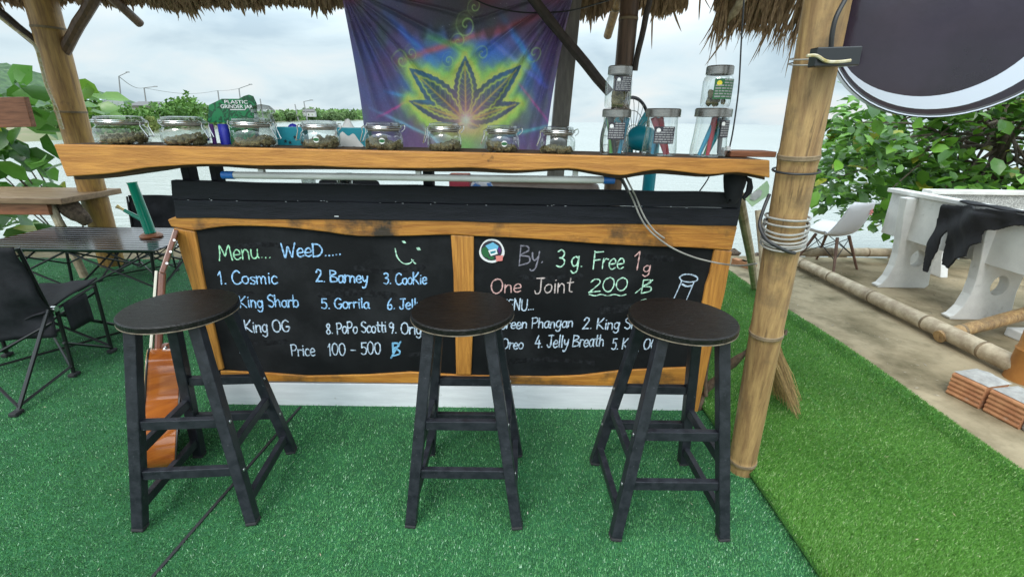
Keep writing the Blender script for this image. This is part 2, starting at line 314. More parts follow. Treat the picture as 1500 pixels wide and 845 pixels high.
def dup(root, loc, rz=0, label=None):
    def rec(o, parent):
        c = o.copy(); col.objects.link(c)
        if parent is not None: c.parent = parent
        for ch in list(o.children): rec(ch, c)
        return c
    r = rec(root, None); r.location = loc; r.rotation_euler = (0, 0, rz)
    if label: r['label'] = label
    return r
def raw(name, V, F, m, parent=None, colors=None, smooth=False, loops_n=None):
    """big numpy mesh: V (n,3), F (m,k)"""
    me = bpy.data.meshes.new(name); V = np.asarray(V, np.float32); F = np.asarray(F, np.int32); k = F.shape[1]
    if parent is not None:
        off = np.zeros(3, np.float32); p = parent
        while p is not None: off += np.array(p.location, np.float32); p = p.parent
        V = V - off
    me.vertices.add(len(V)); me.vertices.foreach_set('co', V.ravel())
    me.loops.add(F.size); me.loops.foreach_set('vertex_index', F.ravel())
    me.polygons.add(len(F)); me.polygons.foreach_set('loop_start', np.arange(0, F.size, k, dtype=np.int32))
    try: me.polygons.foreach_set('loop_total', np.full(len(F), k, np.int32))
    except Exception: pass
    me.update(calc_edges=True)
    if colors is not None:
        a = me.color_attributes.new('Col', 'FLOAT_COLOR', 'POINT'); C = np.ones((len(V), 4), np.float32); C[:, :3] = colors; a.data.foreach_set('color', C.ravel())
    me.materials.append(m)
    if smooth: me.polygons.foreach_set('use_smooth', np.ones(len(F), bool))
    o = bpy.data.objects.new(name, me); col.objects.link(o)
    if parent is not None: o.parent = parent
    return o
def catmull(P, n=6):
    P = [Vector(p) for p in P]
    if len(P) < 3: return P
    Q = [P[0]*2-P[1]] + P + [P[-1]*2-P[-2]]; out_ = []
    for i in range(1, len(Q)-2):
        a, b, c, d = Q[i-1:i+3]
        for k in range(n):
            t = k/n; out_.append(0.5*((2*b) + (c-a)*t + (2*a-5*b+4*c-d)*t*t + (3*b-a-3*c+d)*t**3))
    out_.append(P[-1]); return out_

# ------------------------------------------------------------------ SETTING: ground, turf, beach, sea
SEA = -1.0
def slab(name, x0, x1, y0, y1, z, m, nx=1, ny=1):
    xs = np.linspace(x0, x1, nx+1); ys = np.linspace(y0, y1, ny+1)
    V = [(x, y, z) for y in ys for x in xs]
    F = [(j*(nx+1)+i, j*(nx+1)+i+1, (j+1)*(nx+1)+i+1, (j+1)*(nx+1)+i) for j in range(ny) for i in range(nx)]
    o = raw(name, V, F, m); o['kind'] = 'structure'; return o
concrete = mat('weathered_concrete', (0.37, 0.30, 0.195), (0.24, 0.19, 0.118), 2.2, rough=0.85, bump=0.3, bscale=45, detail=10, c3=(0.105, 0.085, 0.045), spots=2.3, spot_lo=0.45, spot_hi=0.68, spec=0.25)
mbg = MB(); mbg.box((1.0, 0.6, -0.5), (14, 8.6, 1.0)); o = mbg.build('ground', concrete); o['kind'] = 'structure'
# beach slopes from the deck edge into the water
nx, ny = 90, 24; xs = np.linspace(-40, 40, nx+1); ys = np.linspace(4.85, 9.0, ny+1)
V = []
for y in ys:
    for x in xs:
        t = (y-4.85)/4.15
        V.append((x, y, -0.12 - 1.35*t**0.8 + 0.05*math.sin(x*3.1+y*2)*math.sin(y*2.3-x) + random.uniform(-.03, .03)))
F = [(j*(nx+1)+i, j*(nx+1)+i+1, (j+1)*(nx+1)+i+1, (j+1)*(nx+1)+i) for j in range(ny) for i in range(nx)]
sand = mat('pale_sand', (0.5, 0.46, 0.38), (0.3, 0.26, 0.2), 5, rough=0.9, bump=0.6, bscale=20, c3=(0.1, 0.08, 0.06), spots=4, spot_lo=0.58, spot_hi=0.64)
raw('beach', V, F, sand)['kind'] = 'structure'
# sea
sea = mat('milky_sea', (0.27, 0.29, 0.265), (0.31, 0.33, 0.305), 0.02, rough=0.16, spec=0.5, rrange=0)
t_ = sea.node_tree; b_ = t_.nodes['Principled BSDF']
co_ = t_.nodes.new('ShaderNodeTexCoord'); mp_ = t_.nodes.new('ShaderNodeMapping'); mp_.inputs['Scale'].default_value = (0.7, 2.6, 1); t_.links.new(co_.outputs['Object'], mp_.inputs[0])
nz_ = t_.nodes.new('ShaderNodeTexNoise'); nz_.inputs['Scale'].default_value = 1.6; nz_.inputs['Detail'].default_value = 6; nz_.inputs['Roughness'].default_value = 0.6; t_.links.new(mp_.outputs[0], nz_.inputs['Vector'])
bp_ = t_.nodes.new('ShaderNodeBump'); bp_.inputs['Strength'].default_value = 0.55; bp_.inputs['Distance'].default_value = 0.12; t_.links.new(nz_.outputs[0], bp_.inputs['Height']); t_.links.new(bp_.outputs[0], b_.inputs['Normal'])
slab('sea', -6000, 6000, -200, 9000, SEA, sea)

# artificial turf: base sheets + real blades
turf_dark = mat('turf_backing_dark', (0.012, 0.085, 0.028), (0.022, 0.13, 0.045), 9, rough=0.9, bump=0.8, bscale=160)
turf_light = mat('turf_backing_light', (0.03, 0.12, 0.012), (0.05, 0.18, 0.022), 9, rough=0.9, bump=0.8, bscale=160)
slab('artificial_turf', -5.6, 1.12, -1.0, 4.45, 0.004, turf_dark)
# bright mat: thick curled edges
def mat_left(y): return 1.0 + 0.03*math.sin(y*2.1+0.6) - 0.05*max(0, 1.45-y) + 0.03*max(0, y-2)
def mat_right(y): return 2.11 + 0.015*math.sin(y*3.0) - 0.02*max(0, y-2.5)
ymat = np.linspace(-0.8, 4.3, 70); MV = []
for y in ymat:
    a, b = mat_left(y), mat_right(y)
    for x, z in ((a-0.004, 0.005), (a-0.016, 0.026), (a+0.004, 0.044), (a+0.05, 0.030), (a+0.3, 0.014), ((a+b)/2, 0.014), (b-0.14, 0.014), (b-0.105, 0.009), (b-0.085, 0.026), (b-0.05, 0.052), (b-0.018, 0.048), (b+0.002, 0.022), (b-0.002, 0.004)):
        MV.append((x, y, z))
k = 13
MF = [(j*k+i, j*k+i+1, (j+1)*k+i+1, (j+1)*k+i) for j in range(len(ymat)-1) for i in range(k-1)]
raw('artificial_turf', MV, MF, turf_light, smooth=True)['kind'] = 'structure'
def matz(x, y):
    a, b = np.array([mat_left(q) for q in y]), np.array([mat_right(q) for q in y])
    lip = np.interp(x-a, [-0.016, 0.004, 0.05, 0.3], [0.026, 0.044, 0.031, 0.0145]); 
    return np.maximum(lip, np.interp(b-x, [0, 0.018, 0.05, 0.085, 0.105, 0.14, 1], [0.022, 0.048, 0.052, 0.026, 0.009, 0.014, 0.014]))
ca_, cb_ = gnd(1205, 605), gnd(1345, 745)
def CREASE(y): return ca_.x + (cb_.x-ca_.x)*(ca_.y-y)/(ca_.y-cb_.y) + .004*np.sin(y*31)
def blades(name, n, region, zf, cols, hmin, hmax, wd, material, label, cat, keep=None):
    x0, x1, y0, y1 = region
    u = rng.random(n); y = 1/(1/y0 - u*(1/y0-1/y1)); x = rng.uniform(x0, x1, n)
    if keep is not None:
        k_ = keep(x, y); x, y = x[k_], y[k_]
    n = len(x); z = zf(x, y) if callable(zf) else np.full(n, zf)
    a = rng.uniform(0, 2*PI, n); h = rng.uniform(hmin, hmax, n); lean = rng.uniform(0.2, 1.15, n)
    la = a + rng.normal(0, 0.8, n) + PI/2
    # combed pile direction drifts over the carpet
    la = np.where(rng.random(n) < 0.45, 0.6 + 0.9*np.sin(x*1.7+y*1.1), la)
    wv = wd*rng.uniform(0.7, 1.3, n)*(0.75+0.35*y)
    dx, dy = np.cos(a)*wv, np.sin(a)*wv
    tx, ty = x + np.cos(la)*h*lean*0.8, y + np.sin(la)*h*lean*0.8
    V = np.empty((n, 3, 3), np.float32)
    V[:, 0] = np.stack([x-dx, y-dy, z], 1); V[:, 1] = np.stack([x+dx, y+dy, z], 1); V[:, 2] = np.stack([tx, ty, z+h*np.clip(1.2-lean*0.6, .3, 1)], 1)
    c0, c1, c2 = [np.array(c) for c in cols]
    t = rng.random(n)[:, None]; C = c0*(1-t) + c1*t
    C = np.where(rng.random(n)[:, None] < 0.05, c2, C)
    big = 0.5+0.5*np.sin(x*2.3+1)*np.sin(y*2.9+x) ; pat = 0.5+0.25*np.sin(x*5.1+2*np.sin(y*3.3))+0.25*np.sin(y*7.3+1.5*np.sin(x*4.1)); C = C*(0.74+0.26*big+0.22*pat)[:, None]; C = C*(1-.10*pat[:, None]) + np.array([.16, .17, .07])*(.10*pat[:, None]*(C[:, 1:2] > .1))
    C = np.repeat(C[:, None, :], 3, 1).reshape(-1, 3)
    o = raw(name, V.reshape(-1, 3), np.arange(n*3).reshape(-1, 3), material, colors=C)
    return tag(o, label, cat, kind='stuff')
blade_m = mat('turf_fibre', (0.9, 0.9, 0.9), (1, 1, 1), 3, rough=0.5, attr='Col', trans=0.25, spec=0.4)
def seam(x, y):       # joins between turf strips
    s = (-1.104 + (y-1.051)*0.078); s2 = -3.345+0*y
    return (np.abs(x-s) > 0.007) & (np.abs(x-s2) > 0.012) & (x < np.array([mat_left(q) for q in y])-0.004)
blades('turf_pile', 430000, (-4.6, 1.1, 0.8, 4.45), 0.004, [(0.048, 0.22, 0.066), (0.14, 0.44, 0.16), (0.46, 0.72, 0.48)], 0.006, 0.012, 0.0012, blade_m, 'deep emerald artificial grass pile under the stools', 'artificial grass', seam)
blades('turf_pile', 300000, (0.9, 2.13, 0.8, 4.3), matz, [(0.052, 0.19, 0.022), (0.18, 0.42, 0.075), (0.46, 0.62, 0.29)], 0.008, 0.016, 0.0012, blade_m, 'bright grass green artificial pile of the thicker right hand mat', 'artificial grass', lambda x, y: (x > np.array([mat_left(q) for q in y])-0.012) & (x < np.array([mat_right(q) for q in y])+0.003) & ~((np.abs(x-CREASE(y)) < .0055) & (y > 1.25) & (y < 2.15)))
# dark seam strip
ms_ = MB(); s0 = Vector((-1.112, 0.9, 0.0075)); s1 = Vector((-1.04, 1.96, 0.0075)); ms_.box(((s0+s1)/2), (0.011, (s1-s0).length, 0.004), Matrix.Rotation(math.atan2(-(s1-s0).x, (s1-s0).y), 3, 'Z'))
o = ms_.build('turf_seam', M['rubber']); o['kind'] = 'structure'

mg = MB(); V = []; n_ = 60  # dark strip along the mat's right edge, shade of the gap put into colour
for i in range(n_+1):
    y = 1.75+2.4*i/n_; a = mat_right(y)+.004; V += [(a, y, 0.0045), (a+.012+.016*abs(math.sin(y*5.3))*abs(math.sin(y*11+1)), y, 0.0045)]
mg.add(V, [(2*i, 2*i+1, 2*i+3, 2*i+2) for i in range(n_)]); o = mg.build('gap_shade', mat('gap_shade_dark', (.025, .02, .013), (.05, .04, .025), 20, rough=.9)); o['kind'] = 'structure'
# ------------------------------------------------------------------ bamboo
def bamboo(name, pts, radii, nodes, m, label, cat, group=None, n=20, bulge=1.06, parent=None, hollow=False, nw=0.006):
    """pts: polyline of two or more points; nodes: fractions along its length"""
    pts = [Vector(p) for p in pts]
    seg = [(pts[i+1]-pts[i]).length for i in range(len(pts)-1)]; tot = sum(seg)
    def pos(t):
        d = t*tot
        for i, s_ in enumerate(seg):
            if d <= s_ or i == len(seg)-1: return pts[i].lerp(pts[i+1], d/s_)
            d -= s_
    def rad(t): return radii[0]*(1-t)+radii[1]*t
    ts = [0.0]; kinds = []
    rings = []
    e_ = nw/tot
    rings.append((0, rad(0)))
    for q in sorted(nodes):
        for dt, k_ in ((-e_*5, 1.0), (-e_*1.5, 1.0+(bulge-1)*0.5), (-e_, bulge), (0, bulge*0.985), (e_, bulge), (e_*1.5, 1.0+(bulge-1)*0.4), (e_*5, 0.99)):
            t = q+dt
            if 0 < t < 1 and t > rings[-1][0]+1e-6: rings.append((t, rad(t)*k_, dt))
    rings.append((1, rad(1)))
    mb = MB()
    wob = [Vector((0, 0, 0)) for _ in rings]
    P = [pos(r[0]) + w_ for r, w_ in zip(rings, wob)]
    mb.tube(P, [r[1] for r in rings], n)
    k_ = 0
    for i in range(len(rings)-1):
        isn = len(rings[i]) > 2 and len(rings[i+1]) > 2 and abs(rings[i][2]) <= e_*1.6 and abs(rings[i+1][2]) <= e_*1.6
        for j in range(n):
            mb.mi[k_] = 1 if isn else 0; k_ += 1
    if parent is None and label:
        r = thing(name, label, cat, pts[0], group)
        st = mb.build('stem', [m, M['node']], r, smooth=True)
        return r
    o = mb.build(name, [m, M['node']], parent, smooth=True)
    if label: tag(o, label, cat, group)
    return o

# ------------------------------------------------------------------ BAR
YF = 1.97                    # face of the bar's timber
bar = thing('bar_counter', 'long bamboo hut bar with golden live edge counter and two chalkboard front panels', 'bar counter', (-0.26, 2.1, 0))
def poly(px, Y): return [at(x, y, Y) for x, y in px]
# counter top
top = [(78, 211.5), (230, 214), (375, 217), (560, 221), (750, 225), (940, 230), (1128, 235)]
low = [(1128, 261), (1081, 253), (1038, 256), (1000, 252), (965, 249), (935, 253), (909, 257), (870, 252), (833, 247), (790, 249), (750, 250), (690, 246), (620, 247), (524, 246), (450, 243), (375, 243), (300, 241), (215, 246), (165, 254), (97, 259)]
YS, YB = 1.80, 2.10
lowc = [(p.x, p.z) for p in catmull(poly(low, YS), 3)]; topc = [(p.x, p.z) for p in poly(top, YS)]
mb = MB()
ring = topc + lowc
mb.prism([(x, YS+0.0, z) for x, z in ring], (0, 0.03, 0))
mb.cur = 1
# bark edge below and the deep board behind
lo2 = [(x, z-0.014+0.004*math.sin(x*9)) for x, z in lowc]
mb.prism([(x, YS+0.031, z-0.001) for x, z in topc] + [(x, YS+0.031, z) for x, z in lo2], (0, YB-YS-0.031, 0))
mb.build('counter_top', [M['golden'], M['bark']], bar, bevel=0.004)
# black planks
for nm, q in (('upper', [(250, 265), (1085, 283), (1083, 305), (252, 292)]), ('lower', [(254, 292.5), (1085, 306), (1080, 331), (257, 319)])):
    mb = MB(); d = 0 if nm == 'lower' else 0.006
    P = poly(q, YF-0.012+d)
    n_ = 14; T = [P[0].lerp(P[1], i/n_) + Vector((0, 0, random.uniform(-.003, .003))) for i in range(n_+1)]; B = [P[3].lerp(P[2], i/n_) + Vector((0, 0, random.uniform(-.003, .003))) for i in range(n_+1)]
    mb.prism(T + B[::-1], (0, 0.032, 0)); mb.build('front_plank', M['blackwood'], bar, bevel=0.003)
lp_ = at(493, 317, YF-.0135); mb = MB(); mb.box(lp_, (.018, .001, .004)); mb.build('paint_chip', M['white_plank'], bar)
for i in range(26):
    px = random.uniform(275, 1075); p_ = at(px, 291.5+(px-252)*.0166+random.uniform(-1.2, 1.6), YF-.0135); mb = MB(); mb.box(p_, (random.uniform(.002, .009), .001, random.uniform(.0008, .0018))); mb.build('paint_chip', M['white_plank'], bar)
# black uprights between planks and counter
for x0, x1, y0, y1 in ((257, 274, 246, 268), (300, 314, 246, 268), (617, 633, 246, 281), (1078, 1090, 255, 300)):
    p, q = at(x0, y0, YF+0.005), at(x1, y1, YF+0.005)
    mb = MB(); mb.box(((p.x+q.x)/2, YF+0.06, (p.z+q.z)/2-0.02), (q.x-p.x, 0.06, p.z-q.z+0.05)); mb.build('counter_bracket', M['blackwood'], bar, bevel=0.003)
# beam under the planks
lowb = [(1072, 367), (1015, 363), (950, 361), (873, 357), (780, 350), (695, 346), (659, 344), (590, 346), (524, 346), (470, 339), (410, 333), (346, 331), (310, 334), (283, 338), (250, 332)]
upb = [(245, 322), (257, 317), (450, 319), (750, 323), (1079, 328), (1080, 334)]
mb = MB(); P = poly(upb, YF-0.006) + catmull(poly(lowb, YF-0.006), 3); mb.prism(P, (0, 0.05, 0)); mb.build('front_beam', M['charred'], bar, bevel=0.005)
def upright(pts):
    mb = MB(); mb.prism(poly(pts, YF), (0, 0.04, 0)); return mb.build('front_post', M['golden_v'], bar, bevel=0.005)
upright([(253, 334), (285, 339), (289, 360), (293, 381), (296, 400), (299, 416), (306, 450), (313, 480), (320, 510), (327, 541), (319, 543), (308, 505), (297, 468), (283, 430), (270, 390)])
upright([(660, 344), (694, 346), (694, 400), (694, 450), (692, 500), (690, 549), (668, 549), (667, 500), (665, 450), (664, 400)])
upright([(1047, 365), (1073, 368), (1062, 430), (1045, 500), (1032, 560), (1022, 606), (1013, 604), (1006, 560), (1006, 537), (1022, 470), (1030, 440), (1034, 418), (1040, 400)])
# bottom rails
mb = MB(); mb.prism(poly([(322, 543), (400, 547), (450, 551), (540, 549), (600, 545), (668, 549), (690, 550), (741, 551), (802, 552), (850, 550), (908, 543), (960, 540), (1006, 538), (1005, 567), (740, 563), (560, 561), (325, 558)], YF+0.003), (0, 0.036, 0)); mb.build('bottom_rail', M['charred'], bar, bevel=0.005)
mb = MB(); P = poly([(325, 560.5), (560, 562.5), (740, 565), (1003, 569), (1001, 601), (740, 602), (560, 600), (330, 597)], YF+0.008); mb.prism(P, (0, 0.02, 0)); mb.build('kick_board', M['white_plank'], bar, bevel=0.002)
# body behind (dark carcass with side walls, open service side)
mb = MB(); mb.box((-1.40, 2.2, 0.5), (0.03, 0.34, 0.85)); mb.box((0.86, 2.2, 0.5), (0.03, 0.34, 0.85)); mb.box((-0.27, 2.2, 0.45), (2.2, 0.3, 0.02)); mb.build('carcass', M['blackwood'], bar)
for x in (-1.3, -0.27, 0.8): mb = MB(); mb.box((x, 2.0+0.05, 0.035), (0.06, 0.06, 0.12)); mb.build('foot_block', M['blackwood'], bar)
YCB = YF+0.012
boards = []
for q in ([(270, 326), (676, 338), (676, 556), (300, 550)], [(684, 338), (1056, 356), (1012, 560), (684, 558)]):
    mb = MB(); mb.prism(poly(q, YCB), (0, 0.012, 0)); boards.append(mb.build('chalkboard', M['chalkboard'], bar))

# ---- handwritten chalk lettering: strokes on a cap-height-1 grid
G = {}
def g(ch, adv, *st): G[ch] = (adv, [[tuple(map(float, p.split(','))) for p in s_.split()] for s_ in st])
g('A', .75, '0,0 .35,1 .7,0', '.15,.4 .55,.4')
g('B', .68, '.05,0 .06,1', '.05,1 .45,.95 .5,.72 .08,.54 .55,.4 .58,.1 .05,0')
g('C', .7, '.62,.85 .4,1 .12,.8 .05,.4 .2,.05 .45,0 .66,.15')
g('D', .75, '.06,0 .06,1', '.02,1 .45,.9 .65,.5 .45,.08 .03,0')
g('E', .6, '.5,1 .06,1 .06,.52 .06,0 .52,0', '.06,.52 .42,.54')
g('F', .6, '.08,0 .06,1 .08,1 .58,1', '.07,.52 .45,.55')
g('G', .75, '.62,.85 .4,1 .12,.8 .05,.4 .2,.05 .5,0 .65,.2 .66,.42 .4,.42')
g('J', .6, '.1,1 .36,1 .58,1', '.38,1 .38,.25 .3,.02 .12,.02 .04,.2')
g('K', .66, '.06,0 .06,1', '.55,1 .3,.7 .08,.48 .3,.3 .6,0')
g('M', .9, '.02,0 .1,.5 .15,1 .3,.6 .42,.3 .55,.65 .7,1 .76,.5 .82,0')
g('N', .78, '.05,0 .05,1', '.05,1 .6,0', '.6,0 .62,1')
g('O', .8, '.38,1 .12,.85 .04,.45 .18,.08 .42,0 .66,.2 .7,.6 .58,.92 .38,1')
g('P', .62, '.08,0 .06,1', '.02,.96 .4,1 .55,.75 .4,.5 .07,.46')
g('S', .6, '.52,.86 .32,1 .08,.85 .12,.62 .42,.45 .52,.2 .32,0 .05,.12')
g('U', .74, '.06,1 .06,.3 .2,.02 .45,.02 .6,.3 .62,1')
g('W', 1.0, '.02,1 .12,.5 .22,0 .35,.4 .45,.75 .58,.35 .68,0 .8,.5 .92,1')
g('a', .55, '.44,.52 .25,.6 .06,.42 .06,.15 .22,0 .4,.15 .44,.45 .44,.6', '.44,.55 .44,.15 .52,0')
g('b', .55, '.06,1 .06,.5 .06,0', '.06,.4 .22,.58 .42,.5 .46,.2 .28,0 .06,.1')
g('c', .5, '.44,.5 .28,.6 .08,.45 .05,.2 .2,0 .45,.08')
g('d', .56, '.45,1 .45,0', '.45,.4 .28,.58 .08,.45 .06,.15 .25,0 .45,.15')
g('e', .52, '.07,.3 .42,.34 .38,.56 .22,.6 .06,.4 .08,.12 .25,0 .46,.1')
g('g', .56, '.44,.5 .25,.6 .06,.42 .08,.15 .24,.02 .42,.18 .45,.58', '.45,.6 .45,.1 .42,-.25 .22,-.38 .04,-.25')
g('h', .56, '.06,1 .06,.5 .06,0', '.06,.35 .22,.58 .4,.5 .44,.2 .44,0')
g('i', .26, '.12,.58 .12,.3 .14,0', '.12,.8 .14,.84')
g('k', .52, '.06,1 .06,0', '.4,.6 .08,.25 .42,0')
g('l', .26, '.1,1 .1,.5 .12,0')
g('m', .8, '.06,.6 .06,.3 .06,0', '.06,.35 .2,.58 .34,.5 .36,.2 .36,0', '.36,.35 .5,.58 .64,.5 .67,.2 .67,0')
g('n', .56, '.06,.6 .06,.3 .06,0', '.06,.35 .22,.58 .4,.5 .44,.2 .44,0')
g('o', .54, '.26,.6 .08,.48 .05,.2 .2,0 .4,.08 .48,.35 .4,.56 .26,.6')
g('p', .55, '.06,.6 .06,0 .06,-.38', '.06,.4 .22,.58 .42,.5 .46,.2 .28,0 .06,.1')
g('r', .42, '.06,.6 .06,.3 .06,0', '.06,.35 .2,.56 .38,.54')
g('s', .46, '.4,.52 .24,.6 .08,.48 .2,.33 .38,.2 .3,.02 .05,.06')
g('t', .44, '.2,.92 .2,.4 .24,.05 .38,.02', '.02,.62 .2,.62 .4,.64')
g('u', .56, '.06,.6 .06,.2 .18,0 .36,.08 .44,.3', '.44,.6 .44,.2 .5,0')
g('y', .54, '.06,.6 .1,.3 .24,.18 .42,.35', '.46,.6 .42,.2 .3,-.25 .1,-.38 .02,-.28')
g('0', .62, '.3,1 .1,.82 .05,.4 .2,.04 .4,.04 .54,.4 .5,.82 .3,1')
g('1', .34, '.02,.75 .18,1', '.18,1 .18,.5 .18,0')
g('2', .6, '.06,.78 .2,1 .42,.95 .46,.7 .25,.35 .04,.02 .06,.02 .54,.05')
g('3', .58, '.06,.9 .26,1 .46,.85 .4,.62 .2,.54', '.2,.54 .46,.45 .5,.2 .3,0 .05,.08')
g('4', .6, '.3,1 .15,.65 .04,.35 .05,.34 .55,.36', '.4,.6 .4,.3 .4,0')
g('5', .58, '.5,1 .14,1 .12,1 .1,.6', '.1,.6 .32,.64 .5,.45 .46,.12 .25,0 .04,.1')
g('6', .56, '.42,1 .2,.75 .06,.35 .14,.05 .35,.02 .48,.22 .38,.45 .1,.35')
g('7', .56, '.04,1 .3,.98 .5,1 .34,.5 .2,0')
g('8', .56, '.28,.54 .1,.75 .26,1 .44,.82 .28,.54 .05,.25 .24,0 .48,.18 .28,.54')
g('9', .54, '.44,.85 .25,1 .06,.8 .16,.55 .36,.6 .44,.85', '.44,.85 .42,.4 .3,0')
g('.', .24, '.1,.03 .13,.05'); g('-', .6, '.1,.42 .3,.43 .5,.42'); g(' ', .36)
class Chalk:
    K = 0
    def __init__(s): s.v = []; s.f = []; s.k = 0
    def stroke(s, pts, wdt):                    # pts: (x,z) in board plane
        pts = [Vector((p[0], p[1], 0)) for p in pts]
        s.k += 1; n = len(pts); d0 = 0.0006 + s.k*0.00001; b = len(s.v)
        if n == 1: return
        L_, R_ = [], []
        for i, p in enumerate(pts):
            d = pts[min(i+1, n-1)]-pts[max(i-1, 0)]
            d = d.normalized() if d.length > 1e-9 else Vector((1, 0, 0))
            nn = Vector((-d.y, d.x, 0))*wdt*0.5*random.uniform(0.62, 1.15)
            L_.append(p+nn); R_.append(p-nn)
        d = (pts[-1]-pts[-2]).normalized()*wdt*.5; e0 = (pts[0]-pts[1]).normalized()*wdt*.5
        for i in range(n):
            dd = YCB - d0 - i*1e-6
            s.v += [(L_[i].x, dd, L_[i].y), (R_[i].x, dd, R_[i].y)]
        s.v += [((pts[0]+e0).x, YCB-d0, (pts[0]+e0).y), ((pts[-1]+d).x, YCB-d0-n*1e-6, (pts[-1]+d).y)]
        for i in range(n-1): s.f.append([b+2*i, b+2*i+1, b+2*i+3, b+2*i+2])
        s.f.append([b, b+1, b+2*n]); s.f.append([b+2*n-2, b+2*n-1, b+2*n+1])
    def text(s, txt, p0, p1, cap_px, wpx=2.6):
        wpx *= .88
        A, B = at(p0[0], p0[1], YCB), at(p1[0], p1[1], YCB)
        tot = sum(G[c][0] for c in txt) - 0.05
        sx = (B.x-A.x)/tot; cap = (at(p0[0], p0[1]-cap_px, YCB).z - A.z); wd = (at(p0[0]+wpx, p0[1], YCB).x-A.x)
        x = 0
        for c in txt:
            dz = random.uniform(-.04, .04)*cap; sc = random.uniform(.94, 1.06)
            for st in G[c][1]:
                P = [((x+q[0]+random.uniform(-.012, .012)), q[1]*sc+random.uniform(-.015, .015)) for q in st]
                P = [(A.x + u*sx + v*cap*0.06, A.z + (B.z-A.z)*u/tot + v*cap + dz) for u, v in P]
                Q = catmull([(a, b, 0) for a, b in P], 5) if len(P) > 2 else [Vector((a, b, 0)) for a, b in P]
                s.stroke([(q.x, q.y) for q in Q], wd)
            x += G[c][0]
    def line(s, px, wpx=2.4, smooth=True):
        P = [at(x, y, YCB) for x, y in px]; P = [(p.x, p.z, 0) for p in P]
        Q = catmull(P, 5) if smooth and len(P) > 2 else [Vector(p) for p in P]
        wd = at(px[0][0]+wpx, px[0][1], YCB).x - at(px[0][0], px[0][1], YCB).x
        s.stroke([(q.x, q.y) for q in Q], wd)
    def build(s, m, parent):
        mb = MB(); mb.add(s.v, s.f); return mb.build('chalk_writing', m, parent)
def writing(board, color, items):
    for it in items:
        c = Chalk(); c.k = Chalk.K
        if it[0] == 'L': c.line(*it[1:])
        else: c.text(*it)
        Chalk.K = c.k % 160
        c.build(M['chalk_'+color], board)
b1, b2 = boards
writing(b1, 'green', [('Menu...', (321, 381), (397, 378), 23, 2.4), ])
writing(b1, 'blue', [('WeeD.....', (413, 377), (500, 374), 20, 2.8), ('1. Cosmic', (321, 416), (407, 415), 18, 2.6), ('2. Barney', (463, 412), (539, 415), 17, 2.8), ('3. CooKie', (562, 416), (625, 416), 16, 2.6),
    ('4. King Sharb', (331, 450), (438, 449), 17, 2.6), ('5. Gorrila', (471, 452), (541, 451), 15, 2.6), ('6. Jelly', (567, 453), (618, 452), 15, 2.6)])
writing(b1, 'white', [('7. King OG', (340, 487), (425, 485), 17, 2.6), ('8. PoPo Scotti', (478, 489), (566, 486), 16, 2.5), ('9. Orig.', (570, 488), (621, 489), 16, 2.5),
    ('Price', (427, 521), (462, 520), 17, 2.3), ('100 - 500', (481, 520), (558, 518), 17, 2.3), ('L', [(352, 516), (357, 523), (364, 527)], 2.2)])
writing(b1, 'sky', [('B', (575, 521), (586, 520), 18, 3.4), ('L', [(573, 524), (580, 511), (587, 500)], 2.5, False)])
writing(b1, 'mint', [('L', [(579, 364), (582, 376), (590, 385), (599, 386), (606, 381)], 2.0), ('L', [(603, 380), (607, 385), (609, 386)], 2.0), ('L', [(591, 354), (593, 355)], 5, False), ('L', [(612, 364), (614, 365)], 5, False)])
writing(b2, 'grey', [('By.', (759, 388), (796, 384), 27, 2.6)])
writing(b2, 'mint', [('3 g.', (814, 391), (853, 391), 26, 2.6), ('Free', (867, 394), (913, 393), 25, 2.4), ('200', (862, 428), (918, 426), 20, 2.3), ('L', [(863, 431), (872, 433), (880, 431), (890, 433), (900, 431), (909, 433), (917, 431)], 1.8),
    ('B', (938, 430), (953, 428), 20, 2.3), ('L', [(931, 429), (943, 419), (956, 410)], 2, False), ('L', [(934, 446), (938, 441), (946, 438)], 2.2)])
writing(b2, 'pink', [('1', (926, 394), (937, 395), 25, 2.4), ('g', (941, 399), (952, 399), 17, 2.2), ('One', (718, 430), (763, 428), 20, 2.4)])
writing(b2, 'peach', [('Joint', (782, 430), (838, 427), 22, 2.3)])
writing(b2, 'white', [('MENU...', (732, 455), (782, 454), 16, 2.3), ('1. Green Phangan', (715, 482), (839, 479), 15, 2.4), ('2. King Sharb', (853, 482), (958, 481), 16, 2.4), ('3. Oreo', (717, 510), (766, 511), 15, 2.4), ('4. Jelly Breath', (783, 509), (884, 506), 17, 2.4), ('5. King OG', (895, 511), (961, 511), 15, 2.3),
    ('L', [(995, 406), (1001, 402), (1012, 402), (1021, 406), (1020, 411), (1010, 413), (999, 411), (995, 406)], 2.2), ('L', [(998, 412), (992, 426), (985, 441)], 1.8), ('L', [(1016, 414), (1010, 428), (1004, 442)], 1.8), ('L', [(999, 416), (1006, 419), (1014, 418)], 3)])
M['chalk_ghost'] = mat('wiped_chalk', (0.009, 0.0095, 0.0105), (0.026, 0.028, 0.031), 55, (1, 1, 1), 0.9, detail=7, lo=0.42, hi=0.7, spec=0.1)
for b_, sm in ((b1, [[(345, 362), (390, 358), (440, 364)], [(470, 432), (520, 428), (580, 434)], [(360, 505), (420, 500)], [(520, 392), (560, 398), (620, 392)], [(600, 520), (640, 515)], [(330, 432), (370, 430)]]), (b2, [[(880, 455), (930, 450), (985, 456)], [(760, 405), (800, 409), (850, 404)], [(930, 375), (985, 380)], [(740, 530), (800, 526), (870, 531)], [(975, 470), (1015, 466)]])):
    for q in sm: c_ = Chalk(); c_.k = -50; c_.line(q, random.uniform(7, 13)); c_.build(M['chalk_ghost'], b_)
